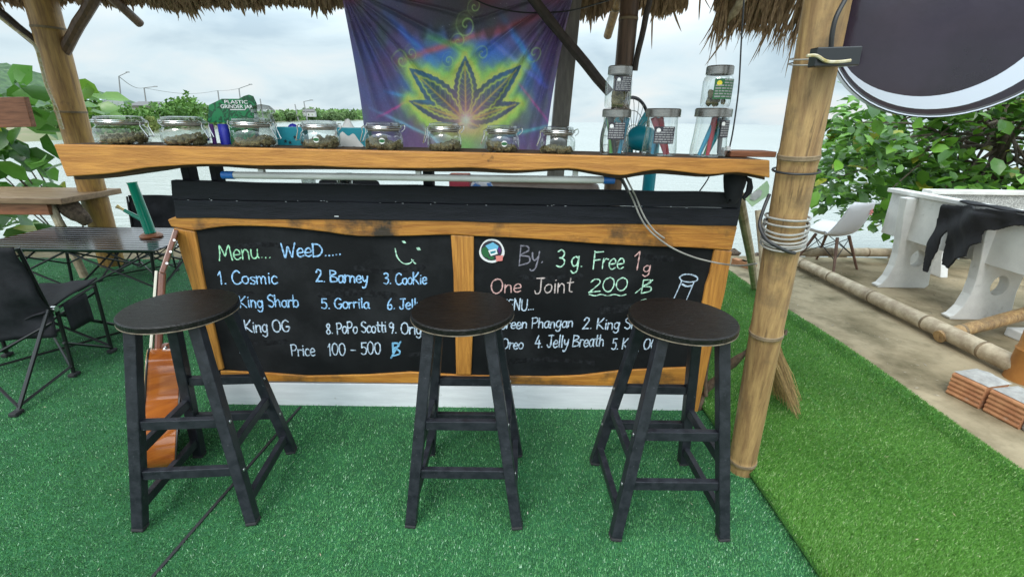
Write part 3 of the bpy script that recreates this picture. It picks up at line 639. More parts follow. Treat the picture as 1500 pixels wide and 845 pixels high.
# round sticker on the right board
mb = MB(); mb.prism([at(720.5+18.5*math.cos(t)*(1+.05*math.sin(3*t)), 367.5+17.5*math.sin(t), YCB-0.003) for t in np.linspace(0, 2*PI, 25)[:-1]], (0, 0.002, 0)); stk = mb.build('sticker', M['white'], b2)
for k_, (nm, q) in enumerate((('labeldark', [(720+15.5*math.cos(t), 367+14.5*math.sin(t)) for t in np.linspace(0, 2*PI, 21)[:-1]]), ('green_plain', [(706, 364), (712, 361), (716, 368), (716, 378), (709, 376), (705, 370)]), ('skyblueprint', [(711, 360), (722, 355), (731, 361), (728, 366), (716, 366)]), ('white', [(715, 367), (727, 364), (729, 372), (719, 375)]), ('tealbox', [(718, 369), (726, 367), (726, 370), (719, 372)]), ('purple', [(730, 361), (734, 366), (732, 372), (729, 366)]), ('redpaint', [(726, 375), (737, 374), (736, 382), (727, 383)]), ('green_plain', [(714, 376), (724, 376), (723, 380), (716, 380)]))):
    mb = MB(); mb.prism([at(x, y, YCB-0.0045-.0004*k_) for x, y in q], (0, 0.0012, 0)); mb.build('sticker_print', M[nm], stk)

# ------------------------------------------------------------------ STOOLS
def stool(loc, rz, label):
    r = thing('bar_stool', label, 'bar stool', (0, 0, 0), 'black bar stools in front of the bar')
    H = 0.75; rad = 0.173
    mb = MB(); mb.lathe([(0, H-0.021), (rad-0.003, H-0.021), (rad, H-0.019), (rad, H-0.004), (rad-0.004, H), (0, H)], n=64)
    seat = mb.build('seat', M['stool_seat'], r, world=False, smooth=True)
    mb = MB(); mb.lathe([(rad-0.006, H-0.0225), (rad+0.0006, H-0.0225), (rad+0.0008, H-0.0197), (rad+0.0002, H-0.0192)], n=64)
    mb.build('edge_band', M['stool_edge'], seat, world=False, smooth=True)
    t, f, zt = 0.094, 0.188, H-0.022
    def lp(sx, sy, z):
        k_ = f + (t-f)*z/zt; return Vector((sx*k_, sy*k_, z))
    for sx, sy in ((-1, -1), (1, -1), (1, 1), (-1, 1)):
        mb = MB(); mb.bar(lp(sx, sy, 0.012), lp(sx, sy, zt), 0.037, 0.037, (0, 1, 0)); lg = mb.build('leg', M['stool_leg'], r, world=False, bevel=0.003)
        mb = MB(); mb.bar(lp(sx, sy, 0.0), lp(sx, sy, 0.0125), 0.039, 0.039, (0, 1, 0)); mb.build('foot_pad', M['rubber'], lg, world=False, bevel=0.004)
        for z in (0.388, 0.208): mb = MB(); mb.blob(lp(sx, sy, z)+Vector((sx*0.019, 0, 0)), 0.0065, 8, 6, sq=(.5, 1, 1)); mb.build('bolt', M['bolt'], lg, world=False, smooth=True)
    for sy in (-1, 1):
        for z in (0.388, 0.208):
            mb = MB(); a, b = lp(-1, sy, z), lp(1, sy, z); a.x += .018; b.x -= .018; mb.bar(a, b, 0.022, 0.034); mb.build('rung', M['stool_leg'], r, world=False, bevel=0.002)
    for sx in (-1, 1):
        for z in (0.29, 0.085):
            mb = MB(); a, b = lp(sx, -1, z), lp(sx, 1, z); a.y += .018; b.y -= .018; mb.bar(a, b, 0.022, 0.034); mb.build('rung', M['stool_leg'], r, world=False, bevel=0.002)
    r.location = loc; r.rotation_euler = (0, 0, rz)
    return r
st0 = stool((-1.105, 1.43, 0.006), R(5), 'black wooden bar stool standing beside the guitar, near the left chalkboard')
st1 = dup(st0, (-0.155, 1.445, 0.006), R(-0.8), 'black wooden bar stool in front of the upright timber between the two chalkboards')
st2 = dup(st0, (0.548, 1.405, 0.006), R(1.5), 'black wooden bar stool closest to the thick bamboo post and the broom')
st1.rotation_euler.y = R(-.8); st2.rotation_euler.y = R(1.0)

# ------------------------------------------------------------------ POSTS AND ROOF
base = gnd(1085, 688); topp = at(1212, 0, 1.43); dirp = (topp-base); tp = base + dirp*1.45
fp = thing('bamboo_post', 'thick tan bamboo post bound with grey cable at the right end of the bar', 'post', base)
lenp = (tp-base).length
def fpt(px, py, dv=0):     # point on the post axis nearest the photo height
    best = min((i/400 for i in range(401)), key=lambda t: abs(scr((base+dirp*1.45*t))[1]-py)); return base + dirp*1.45*best
def scr(p):
    p = Vector(p) - Vector((0, 0, CAMH)); c, s_ = math.cos(PITCH), math.sin(PITCH)
    z = p.y*c - p.z*s_; u = p.x/z*FPX; v = -(p.z*c + p.y*s_)/z*FPX
    c, s_ = math.cos(ROLL), math.sin(ROLL)
    return (750 + u*c - v*s_, 422.5 + u*s_ + v*c)
def tfrac(py): return min((i/400 for i in range(401)), key=lambda t: abs(scr(base+dirp*1.45*t)[1]-py))
bamboo('stem', [base, tp], (0.0505, 0.0595), [tfrac(q) for q in (672, 488, 228)] + [0.9], M['bamboo'], None, None, n=28, parent=fp, bulge=1.07, nw=0.005)
def ringaround(c, rad, tilt, m, name, parent, r=0.003, n=28, z0=0.0):
    pts = []
    for i in range(n+1):
        a = 2*PI*i/n; p = Vector((math.cos(a)*rad, math.sin(a)*rad, math.sin(a+0.6)*tilt)); pts.append(Vector(c)+p)
    mb = MB(); mb.tube(pts, r, 6); return mb.build(name, m, parent, smooth=True)
ringaround(fpt(0, 250), 0.064, 0.006, M['cable_black'], 'cable_tie', fp, 0.0035)
ringaround(fpt(0, 85), 0.0655, 0.01, M['cable_grey'], 'binding_wire', fp, 0.002)
ringaround(fpt(0, 92), 0.066, 0.012, M['cable_grey'], 'binding_wire', fp, 0.002)
# grey cable wound round the post
cb = thing('cable_coil', 'loops of grey electric cable wound round the thick bamboo post', 'cable', fpt(0, 340))
for i, (py, tl) in enumerate(((318, .002), (326, .004), (331, .018), (337, .02), (343, .016), (348, .014), (352, .014), (356, .012))):
    ringaround(fpt(0, py), 0.0635+0.0008*(i % 3), tl, M['cable_grey'], 'cable_loop', cb, 0.0035)
pts = [at(x, y, Y) for x, y, Y in ((1127, 285, 1.50), (1119, 305, 1.48), (1113, 325, 1.47), (1115, 338, 1.45), (1124, 352, 1.42), (1140, 362, 1.40), (1155, 369, 1.40), (1164, 371, 1.42))]
mb = MB(); mb.tube(catmull(pts, 5), 0.0055, 8); tag(mb.build('black_cable', M['cable_black'], smooth=True), 'short black cable draped down the face of the thick bamboo post', 'cable')
# left rear post
lb = gnd(165, 388); lt = at(60, 0, 4.22); lt = lb + (lt-lb)*1.3
bamboo('bamboo_post', [lb, lt], (0.098, 0.112), [0.31, 0.48, 0.70], M['bamboo_gold'], 'yellow bamboo post standing behind the folding table on the left', 'post', n=24, bulge=1.05)
# middle rear post
mpb = at(898, 300, 3.95); mpt = at(923, 0, 3.95); mpb = mpt + (mpb-mpt)*1.0; mpb = Vector((mpb.x-0.02, 3.95, 0.0)); mpt = mpt + (mpt-mpb)*0.15
bamboo('bamboo_post', [mpb, mpt], (0.075, 0.068), [0.2, 0.42, 0.62, 0.82], M['bamboo_dark'], 'dark brown bamboo post behind the tall jars at the back of the bar', 'post', n=20, bulge=1.06)
# squared grey post behind the tapestry
ga, gb = at(800, 240, 4.12), at(838, 0, 4.12); ga.z = 0.0; gb = Vector((gb.x+0.01, 4.12, gb.z+0.2))
mb = MB(); mb.bar((at(806, 240, 4.12).x, 4.12, 0), gb, 0.14, 0.1, (0, 1, 0)); tag(mb.build('timber_post', M['greywood'], bevel=0.006), 'grey squared timber post half hidden behind the tapestry edge', 'post')

roof = thing('thatched_roof', 'palm thatch roof with ragged brown fringe over the bar', 'roof', (-1, 3, 2.2))
YE = 4.3
ZE = at(500, 3, YE).z       # eave line
SL = 0.55
# thatch slopes (slabs)
mb = MB()
def slope(y0, z0, y1, z1, x0, x1, th=0.09):
    n_ = 24
    for i in range(n_):
        xa, xb = x0+(x1-x0)*i/n_, x0+(x1-x0)*(i+1)/n_
        mb.add([(xa, y0, z0), (xb, y0, z0), (xb, y1, z1), (xa, y1, z1), (xa, y0, z0+th), (xb, y0, z0+th), (xb, y1, z1+th), (xa, y1, z1+th)], [(0, 1, 2, 3), (7, 6, 5, 4), (0, 4, 5, 1), (3, 2, 6, 7)])
YR = 2.5; ZR = ZE + 0.05 + (YE-YR)*SL
slope(YE-0.02, ZE+0.05, YR, ZR, -4.6, 2.55)
slope(YR, ZR, 1.25, ZR-(YR-1.25)*0.62, -4.6, 2.55)
# fringe blades
FV = []; FF = []
def blade(p, d, ln, wd, bend):
    side = Vector((random.uniform(.5, 1), random.uniform(-.6, .6), 0)).normalized(); b = len(FV)
    p = Vector(p); d = Vector(d).normalized(); q = p
    for i, (t, k_) in enumerate(((0, 1), (0.5, 0.85), (0.85, 0.5), (1, 0.08))):
        c = p + d*ln*t + Vector(bend)*ln*t*t
        FV.append(c-side*wd*k_/2); FV.append(c+side*wd*k_/2)
    for i in range(3): FF.append((b+2*i, b+2*i+1, b+2*i+3, b+2*i+2))
x = -4.6
def eave_len(x):
    base_ = 0.045 + 0.022*math.sin(x*4.1)+0.02*math.sin(x*11.3+1)+0.014*math.sin(x*23)
    if 1.33 < x < 1.62: base_ *= 0.15
    if 0.55 < x <= 1.33: base_ *= 1.1+0.6*max(0, x-1.1)
    if x >= 1.62: base_ = 0.24 + 0.06*math.sin(x*9) - 0.08*max(0, x-2.1)
    return max(base_, 0.02)
while x < 2.5:
    if 1.36 < x < 1.60: x = 1.60
    for lay in range(3):
        ln = eave_len(x)*random.uniform(0.55, 1.15) + 0.02
        if random.random() < 0.05: ln *= 1.5
        blade((x+random.uniform(-.01, .01), YE + random.uniform(-.10, .04), ZE+0.07-lay*0.012), (random.gauss(0.0, .16), 0.35+random.gauss(0, .12), -1), ln+0.055, random.uniform(.018, .045) if ln < .2 else random.uniform(.008, .02), (random.gauss(0, .08), random.gauss(0, .05), -.05))
    x += 0.0085
for px, py, ln, dx in ((985, 20, .16, .5), (1030, 2, .10, .7), (1025, 0, .16, .1), (1062, 60, .22, -.5), (1248, 92, .10, .2), (1240, 96, .09, -.1), (955, 30, .22, .1)):
    blade(at(px, py, YE) + Vector((0, 0, .03)), (dx, 0.1, -1), ln, .02, (dx*.3, 0, -.1))
fb = len(mb.v); mb.v += [tuple(v) for v in FV]
for f in FF: mb.f.append([i+fb for i in f]); mb.mi.append(0)
mb.build('thatch', M['thatch'], roof)
# rafters with cut ends showing under the eave
for px, py, m_ in ((205, 35, 'bamboo_dark'), (890, 53, 'bamboo_gold'), (1066, 33, 'bamboo_grey'), (-120, 35, 'bamboo_dark'), (520, 30, 'bamboo_dark')):
    e_ = at(px, py, YE+0.06)
    if px == 520: e_.y -= 0.45; e_.z += 0.3
    tgt = Vector((e_.x, YR+0.05, e_.z + (YE+0.06-YR)*SL*1.0))
    if tgt.z > ZR-0.06: tgt.z = ZR-0.06
    bamboo('rafter', [e_, tgt], (0.034, 0.036), [0.15, 0.42, 0.7], M[m_], None, None, n=12, parent=roof)
mb = MB(); mb.tube([(-4.6, YR, ZR-0.1), (2.55, YR, ZR-0.1)], 0.05, 12); mb.build('ridge_pole', M['bamboo_dark'], roof, smooth=True)
mb = MB(); mb.tube([(-4.6, 3.98, ZE+0.17), (2.5, 3.98, ZE+0.17)], 0.045, 12); mb.build('eave_beam', M['bamboo_dark'], roof, smooth=True)
mb = MB(); mb.tube([(-4.6, 1.42, 2.62), (2.5, 1.42, 2.62)], 0.05, 12); mb.build('eave_beam', M['bamboo_dark'], roof, smooth=True)
# braces
def brace(a, b, r, m_, label):
    mb = MB(); a, b = Vector(a), Vector(b); k_ = 7
    mb.tube([a.lerp(b, i/k_) + Vector((random.uniform(-.006, .006), 0, random.uniform(-.006, .006))) for i in range(k_+1)], [r*random.uniform(.92, 1.06) for _ in range(k_+1)], 10)
    return tag(mb.build('brace_pole', m_, smooth=True), label, 'brace')
a, b = at(892, 135, 3.86), at(782, 0, 3.86); brace(a, b + (b-a)*0.12, 0.036, M['darkwood'], 'dark diagonal brace pole crossing in front of the tapestry')
a, b = at(929, 104, 3.9), at(951, 0, 3.9); brace(a, b + (b-a)*0.1, 0.022, M['darkwood'], 'thin brown brace pole rising from the dark post behind the tall jars')
a, b = at(84, 88, 4.22), at(-10, 12, 4.12); brace(a, b + (b-a)*0.5, 0.036, M['darkwood'], 'dark brace pole rising to the left from the yellow bamboo post')
a, b = at(80, 102, 4.24), at(136, 0, 4.2); brace(a, b + (b-a)*0.15, 0.045, M['bamboo_dark'], 'reddish brown brace pole rising to the right from the yellow bamboo post')
# twisted rope by the left post
pts = [at(x, y, 4.0) for x, y in ((-5, 22), (20, 42), (50, 66), (60, 95), (68, 125), (82, 158), (92, 190))]
mb = MB(); mb.tube(catmull(pts, 6), 0.011, 8); tag(mb.build('rope', M['rope'], smooth=True), 'pale twisted rope hanging against the yellow bamboo post', 'rope')

# ------------------------------------------------------------------ TAPESTRY
def tapestry():
    YT = 4.02
    c = [at(499, -14, YT), at(842, -14, YT), at(797, 236, YT), at(537, 236, YT)]
    nx, ny = 420, 300
    U, Vv = np.meshgrid(np.linspace(0, 1, nx), np.linspace(0, 1, ny))      # v down
    C = [np.array(p) for p in c]
    P = ((1-U)*(1-Vv))[..., None]*C[0] + (U*(1-Vv))[..., None]*C[1] + (U*Vv)[..., None]*C[2] + ((1-U)*Vv)[..., None]*C[3]
    # sides pull in
    P[..., 0] += 0.03*np.sin(Vv*PI)*(0.5-U)*2
    # folds radiating from the two tied corners
    D = np.zeros_like(U)
    for cx, angs in ((0.0, (0.20, 0.42, 0.62, 0.80, 0.98, 1.12, 1.25, 1.4)), (1.0, (0.30, 0.6, 0.85, 1.02, 1.18, 1.3, 1.42, 1.5))):
        ux = np.abs(U-cx)*1.42; vy = Vv+0.02
        th = np.arctan2(vy, ux); rr = np.hypot(ux, vy)
        for i, a_ in enumerate(angs):
            ww = 0.022+0.010*(i % 3)
            D += (0.085 if i % 2 else 0.05)*np.exp(-((th-a_)/ww)**2)*np.clip(rr*3, 0.2, 1)*np.clip(1.25-rr, 0, 1)
    D += 0.012*np.sin(U*19+3*Vv)*Vv + 0.02*np.sin(U*7+1)*np.sin(Vv*5)
    P[..., 1] -= D
    P[-1, :, 2] += 0.0
    # printed design
    X = (U-0.555)*1.46; Z = (0.745-Vv)      # leaf centre
    def fbm(s, seed, o=4):
        r_ = np.random.default_rng(seed); a = np.zeros_like(U); amp = 1
        for k_ in range(o):
            for _ in range(3):
                kx, kz, ph = r_.normal(0, s*2**k_), r_.normal(0, s*2**k_), r_.uniform(0, 6.28); a += amp*np.sin(X*kx+Z*kz+ph)/3
            amp *= .6
        return a
    n1_, n2_, n3_ = fbm(5, 1), fbm(5, 2), fbm(9, 3)
    colr = np.zeros(U.shape+(3,))
    def mixc(c_, t):
        nonlocal colr
        t = np.clip(t, 0, 1)[..., None]; colr = colr*(1-t) + np.array(c_)*t
    colr[:] = (0.27, 0.15, 0.36)
    mixc((0.17, 0.22, 0.50), 0.45+0.6*n1_); mixc((0.42, 0.17, 0.40), 0.4*(n2_+.3)); mixc((0.20, 0.40, 0.28), 0.55*(n3_-.05)); mixc((0.29, 0.27, 0.29), 0.45)
    rr = np.hypot(X, Z); th = np.arctan2(X, Z)
    mixc((0.12, 0.32, 0.66), 0.75*np.exp(-((rr-0.42)/0.13)**2)*np.clip(Z*4, 0, 1))
    # light beams
    for x0, z0, x1, z1, c_, wd in ((-.62, .18, -.2, .1, (.15, .45, .7), .012), (-.75, .08, -.1, -.16, (.3, .5, .6), .01), (-.55, .62, -.2, .3, (.1, .3, .75), .022), (.1, .5, .6, .2, (.25, .3, .8), .012), (.2, .62, .55, .25, (.1, .4, .8), .02), (-.7, .02, -.35, .16, (.6, .12, .35), .008), (.3, .3, .7, -.05, (.55, .15, .4), .008), (-.5, .35, .2, .55, (.6, .15, .12), .02), (-.35, -.02, -.1, -.25, (.4, .6, .8), .01), (.05, .48, .5, .62, (.5, .12, .12), .025), (.3, -.1, .7, -.02, (.2, .5, .5), .012), (-.3, .5, .0, .42, (.2, .45, .15), .02)):
        dx, dz = x1-x0, z1-z0; t = np.clip(((X-x0)*dx+(Z-z0)*dz)/(dx*dx+dz*dz), 0, 1); dd = np.hypot(X-x0-t*dx, Z-z0-t*dz)
        mixc(np.clip(np.array(c_)*1.15+.05, 0, 1), 0.62*np.exp(-(dd/wd)**2)*np.sin(PI*np.clip(t, .04, .96))**.6)
    # printed fringe of grey trees at the top
    mixc((0.10, 0.10, 0.09), np.clip((0.26-Vv+0.05*np.sin(U*70)*np.sin(U*31))*14, 0, .75)*np.exp(-((U-.52)/.3)**2))
    leaf = [(-0.06, 0.39, 0.085), (-0.93, 0.53, 0.085), (0.87, 0.51, 0.085), (-1.30, 0.46, 0.055), (1.31, 0.43, 0.055), (-1.9, 0.12, 0.03), (1.9, 0.12, 0.03)]
    glow = np.zeros_like(U); inside = np.zeros_like(U); vein = np.zeros_like(U); inner = np.zeros_like(U); coreline = np.zeros_like(U)
    for a_, ln, wd in leaf:
        u = (X*math.sin(a_)+Z*math.cos(a_))/ln; s_ = X*math.cos(a_)-Z*math.sin(a_)
        uc = np.clip(u, 0, 1); prof = wd*np.sin(PI*uc**0.8)**0.9*(1+0.13*np.abs(((uc*11) % 1)-0.5)*2)
        d = np.where((u > 0) & (u < 1), np.abs(s_)-prof, np.hypot(s_, np.where(u < 0, u, u-1)*ln))
        glow = np.maximum(glow, np.exp(-(np.clip(d-.012+.012*np.sin(X*60)*np.sin(Z*53), 0, 9)/0.046)**1.2)); inside = np.maximum(inside, (d < 0)*1.0)
        q = np.abs(d+0.035); inner = np.maximum(inner, np.exp(-(q/0.006)**2)*(u > .1))
        vein = np.maximum(vein, (d < -0.03)*np.clip(1-np.abs(((u*12 - np.abs(s_)/wd*1.8) % 1)-.5)*7, 0, 1))
        coreline = np.maximum(coreline, np.exp(-(s_/0.006)**2)*(u > 0)*(u < .92))
    wisp = 0.6*np.exp(-((X+0.03+0.05*np.sin(Z*26))/0.05)**2)*np.clip((Z-.4)*6, 0, 1)*np.clip((.75-Z)*6, 0, 1)
    mixc((0.42, 0.66, 0.16), 0.62*np.clip(np.exp(-(np.clip(rr-.30, 0, 9)/.16)**2)*np.clip(glow*2.2, 0, 1)*(1-inside), 0, 1)); mixc((0.58, 0.72, 0.26), 0.9*np.clip(glow*(1-inside)+wisp*.5, 0, 1)**1.3)
    mixc((0.16, 0.26, 0.25), inside*0.55); mixc((0.22, 0.12, 0.26), inside*.5*np.clip(n2_, 0, 1))
    mixc((0.34, 0.5, 0.06), 0.8*inside*np.exp(-(inner*0)**2)*(np.clip(glow, 0, 1) < 0)*1.0)
    mixc((0.60, 0.66, 0.22), inner*inside*.9); mixc((0.46, 0.56, 0.20), vein*.55); mixc((0.62, 0.52, 0.2), coreline*.8)
    mixc((0.82, 0.36, 0.46), 0.85*np.exp(-(rr/0.17)**2)*(1-.5*inside)); mixc((0.85, 0.62, 0.6), 0.9*np.exp(-(rr/0.05)**2))
    mixc((0.34, 0.55, 0.24), 0.8*np.exp(-((X/.16)**2+((Z+.17)/.13)**2)))
    for x0, z0, r0_, k_ in ((-.07, .47, .035, 1), (-.02, .56, .045, -1), (.03, .66, .03, 1), (-.14, .36, .03, -1), (.10, .40, .035, 1), (-.47, .36, .045, 1), (.47, .40, .04, -1), (-.40, .40, .03, -1)):
        q_ = np.hypot(X-x0, Z-z0); a_ = np.arctan2(Z-z0, X-x0)*k_; sp_ = np.abs(((q_/r0_ - a_/(2*PI)) % 1)-.5)
        mixc((.55, .74, .34), .75*np.clip(1-(.5-sp_)*6, 0, 1)*np.exp(-(q_/r0_/1.5)**4))
    mixc((0.30, 0.07, 0.10), .7*np.clip((.10-Vv)*14, 0, 1)*np.clip(np.sin(U*21+1)*.9, 0, 1))
    sp = rng.random(U.shape) > 0.9985; mixc((.6, .6, .7), sp*.8)
    colr *= (0.92+0.16*rng.random(U.shape))[..., None]
    idx = np.arange(nx*ny).reshape(ny, nx)
    F = np.stack([idx[:-1, :-1], idx[1:, :-1], idx[1:, 1:], idx[:-1, 1:]], -1).reshape(-1, 4)
    m = mat('tapestry_print', (0.9, 0.9, 0.9), (1, 1, 1), 90, rough=0.8, attr='Col', trans=0.5, spec=0.1)
    o = raw('tapestry', P.reshape(-1, 3), F, m, colors=np.clip(colr.reshape(-1, 3)*1.6+.012, 0, .95), smooth=True)
    sm = o.modifiers.new('solid', 'SOLIDIFY'); sm.thickness = 0.002
    return tag(o, 'purple and blue cloth tapestry with glowing green leaf design hung behind the bar', 'tapestry')
tapestry()
pts = [at(x, y, 3.95) for x, y in ((690, -3), (720, 10), (760, 18), (800, 19), (845, 14), (900, -2))]
mb = MB(); mb.tube(catmull(pts, 5), 0.005, 6); tag(mb.build('wire', M['cable_black'], smooth=True), 'thin black wire sagging across the top of the tapestry', 'wire')

# ------------------------------------------------------------------ JARS ON THE COUNTER
ZC = lambda x: 1.2505 + (1.2255-1.2505)*(x+1.709)/2.672 + 0.0
def ctop(px, depth=0.1, py=205):
    Y = YS+depth; X = at(px, py, Y).x; return Vector((X, Y, at(min(max(px, 80), 1128), 211.5+(px-78)*0.0224, YS).z + 0.0005))
clip_proto = {}
def clip_jar(px0, px1, py0, py1, label, side=1, fill=0.4, logo=False, blabel=''):
    c = ctop((px0+px1)/2, 0.11)
    W = (at(px1, 200, c.y).x-at(px0, 200, c.y).x); Hh = W*0.72*((py1-py0)/(px1-px0))/0.72*1.0
    r0 = W/2*0.92; Hh = at(700, py0, c.y).z - at(700, py1-1, c.y).z
    Hh *= 0.97
    j = thing('clip_top_jar', label, 'glass jar', c, 'clip-top glass jars of buds along the counter')
    mb = MB(); k_ = Hh
    mb.lathe([(0, 0.003), (r0*0.86, 0.003), (r0*0.97, 0.010), (r0, 0.02), (r0, k_*0.42), (r0*0.96, k_*0.54), (r0*0.84, k_*0.62), (r0*0.80, k_*0.66), (r0*0.84, k_*0.68)], n=40)
    mb.build('jar_body', M['glass'], j, world=False, smooth=True)
    mb = MB(); mb.lathe([(r0*0.80, k_*0.68), (r0*0.88, k_*0.685), (r0*0.89, k_*0.715), (r0*0.80, k_*0.72)], n=40); mb.build('seal_ring', M['seal'], j, world=False, smooth=True)
    mb = MB(); mb.lathe([(r0*0.80, k_*0.725), (r0*0.92, k_*0.73), (r0*0.94, k_*0.78), (r0*0.92, k_*0.84), (r0*0.86, k_*0.86), (r0*0.84, k_*0.93), (r0*0.5, k_*0.96), (0, k_*0.96)], n=40); lid = mb.build('lid', M['lidglass'], j, world=False, smooth=True)
    mb = MB()
    for z, rr_ in ((0.655, 0.83), (0.745, 0.955), (0.80, 0.965)):
        mb.tube([(math.cos(t)*r0*rr_, math.sin(t)*r0*rr_, k_*z) for t in np.linspace(0, 2*PI, 33)], 0.0016, 6)
    s_ = side
    for yy in (-0.022, 0.022):
        mb.tube([(s_*r0*0.93, yy, k_*0.82), (s_*r0*1.06, yy, k_*0.76), (s_*r0*1.03, yy, k_*0.62), (s_*r0*1.22, yy*.8, k_*0.28)], 0.0018, 6)
    mb.tube([(s_*r0*1.22, -.018, k_*.28), (s_*r0*1.22, .018, k_*.28)], 0.0018, 6)
    mb.tube(catmull([(-s_*r0*0.93, 0, k_*0.82), (-s_*r0*1.12, 0, k_*0.86), (-s_*r0*1.16, 0, k_*0.74), (-s_*r0*0.98, 0, k_*0.62)], 4), 0.0018, 6)
    mb.build('wire_bail', M['chrome'], j, world=False, smooth=True)
    if logo:
        mb = MB(); a0 = -PI/2 + 0.15
        mb.lathe([(0, 0), (0.011, 0)], (0, 0, 0), 14); q = MB()
        V = []
        for p in mb.v: V.append((r0*1.004*math.sin(p[0]/r0+.15), -r0*1.004*math.cos(p[0]/r0+.15), k_*0.33+p[1]))
        q.add(V, mb.f); q.build('logo_sticker', M['white'], j, world=False)
        q = MB(); q.add([(x_*1.002, y_*1.002-.0006, k_*.33+(z_-k_*.33)*.55) for x_, y_, z_ in V], mb.f); q.build('logo_sticker', M['green_plain'], j, world=False)
    # contents
    random.seed(int(px0)); mb = MB(); hh = k_*fill*.8
    for i in range(75):
        a_ = random.uniform(0, 2*PI); q = r0*0.86*math.sqrt(random.random()); z = 0.012+random.random()*hh*(0.6+0.4*math.sin(a_+px0))
        mb.blob((c.x+math.cos(a_)*q, c.y+math.sin(a_)*q, c.z+z), random.uniform(.008, .014), 7, 5, 0.28)
    tag(mb.build('dried_buds', M['buds']), blabel, 'dried buds', 'dried buds inside the clip-top jars')
J = [(145, 218, 167, 213, 1, .32, False, 'leftmost clip-top glass jar on the counter, wire clasp on its right', 'dried buds in the leftmost clip-top jar'),
     (240, 306, 168, 215, 1, .34, False, 'clip-top glass jar on the counter just left of the green carton', 'dried buds in the jar just left of the green carton'),
     (340, 405, 170, 217, 1, .30, False, 'clip-top glass jar in front of the green carton, teal box to its right', 'dried buds in the jar standing in front of the green carton'),
     (440, 500, 174, 219, -1, .34, True, 'clip-top glass jar between the two halves of the teal starred box', 'dried buds in the jar in front of the teal starred box'),
     (533, 592, 177, 222, -1, .38, True, 'clip-top glass jar before the lower left corner of the tapestry', 'dried buds in the jar before the left edge of the tapestry'),
     (624, 678, 178, 224, -1, .24, False, 'clip-top glass jar below the centre of the leaf design, thinly filled', 'thin layer of dried buds in the jar below the leaf design centre'),
     (708, 763, 182, 226, -1, .30, True, 'clip-top glass jar below the right half of the leaf design', 'dried buds in the jar below the right half of the leaf design'),
     (790, 845, 183, 227, -1, .14, False, 'nearly empty clip-top glass jar, last of the row next to the tall tube jars', 'small heap of dried buds in the nearly empty jar')]
for (a, b, c, d, sd_, fl, lg, lb_, bl) in J: clip_jar(a, b, c, d, lb_, sd_, fl, lg, bl)
random.seed(11)
def label_patch(r, z0, z1, a0, a1, m, parent, lines, lm, offset=1.006):
    def arc(aa, bb, za, zb, rr_):
        n_ = 8; V = []; F = []
        for i in range(n_+1):
            t = aa+(bb-aa)*i/n_; V += [(rr_*math.sin(t), -rr_*math.cos(t), za), (rr_*math.sin(t), -rr_*math.cos(t), zb)]
        for i in range(n_): F.append((2*i, 2*i+2, 2*i+3, 2*i+1))
        return V, F
    mb = MB(); mb.add(*arc(a0, a1, z0, z1, r*offset)); lab = mb.build('label', m, parent, world=False, smooth='full')
    mb = MB(); n_ = lines; span = a1-a0
    for i in range(n_):
        zz = z1-(z1-z0)*(i+0.7)/(n_+.4); h_ = (z1-z0)/(n_+.4)*0.5; aa = a0+span*(0.40 if i < 2 else 0.06); bb = aa
        while bb < a1-span*.1:
            e_ = min(bb + span*random.uniform(.08, .25), a1-span*.05); mb.add(*arc(bb, e_, zz, zz+h_, r*offset*1.004)); bb = e_+span*.03
    mb.build('label_print', M['label_text'], lab, world=False)
    q = MB(); cz = z1-(z1-z0)*0.22; ca = a0+span*.2; k_ = (z1-z0)*.13
    q.add([(r*offset*1.004*math.sin(ca+math.cos(t)*k_/r), -r*offset*1.004*math.cos(ca+math.cos(t)*k_/r), cz+math.sin(t)*k_) for t in np.linspace(0, 2*PI, 15)[:-1]], [tuple(range(14))])
    q.build('label_print', lm, lab, world=False)
def tall_jar(px0, px1, py0, py1, label, lab=None, z=None, flare=True, depth=0.10, lidh=0.17, green=False, group='metal lidded jars on the counter'):
    c = ctop((px0+px1)/2, depth, (py0+py1)/2)
    Hh = at(900, py0, c.y).z-at(900, py1, c.y).z; W = at(px1, (py0+py1)/2, c.y).x-at(px0, (py0+py1)/2, c.y).x
    if z is not None: c.z = z
    r = W/2; j = thing('lidded_jar', label, 'glass jar', c, group)
    mb = MB(); zb = Hh*(1-lidh)
    if flare: pr = [(0, .003), (r*.9, .003), (r*.98, .008), (r*.98, zb*.2), (r*.9, zb*.55), (r*.86, zb*.9), (r*.86, zb)]
    else: pr = [(0, .003), (r*.9, .003), (r*.97, .008), (r, .02), (r, zb*.8), (r*.94, zb*.9), (r*.84, zb*.95), (r*.84, zb)]
    mb.lathe(pr, n=36); mb.build('jar_body', M['glass'], j, world=False, smooth=True)
    rl = r*(.98 if flare else .9)
    mb = MB(); mb.lathe([(rl*.9, zb-.001), (rl, zb), (rl, Hh-.004), (rl-.004, Hh), (0, Hh)], n=36); mb.build('lid', M['steel'], j, world=False, smooth=True)
    if lab:
        rr_ = r*(.93 if flare else 1.0)
        label_patch(rr_, zb*lab[0], zb*lab[1], lab[2], lab[3], M['green_plain'] if green else M['labeldark'], j, 7 if not green else 7, M['yellow'] if green else M['white'])
    return j, c, Hh, r
def tubes(c, r, H, spec, where):
    for m_, ax, ay, lean, desc in spec:
        p = Vector((c.x+ax*r*.7, c.y+ay*r*.7, c.z+.007)); q = p + Vector((lean*r, -ay*r*.3, H*.93))
        mb = MB(); mb.tube([p, p.lerp(q, .8), p.lerp(q, .82), q], [.007, .011, .012, .012], 10)
        tag(mb.build('joint_tube', M[m_], smooth=True), desc + ' ' + where, 'joint tube', 'plastic joint tubes standing in the jars')
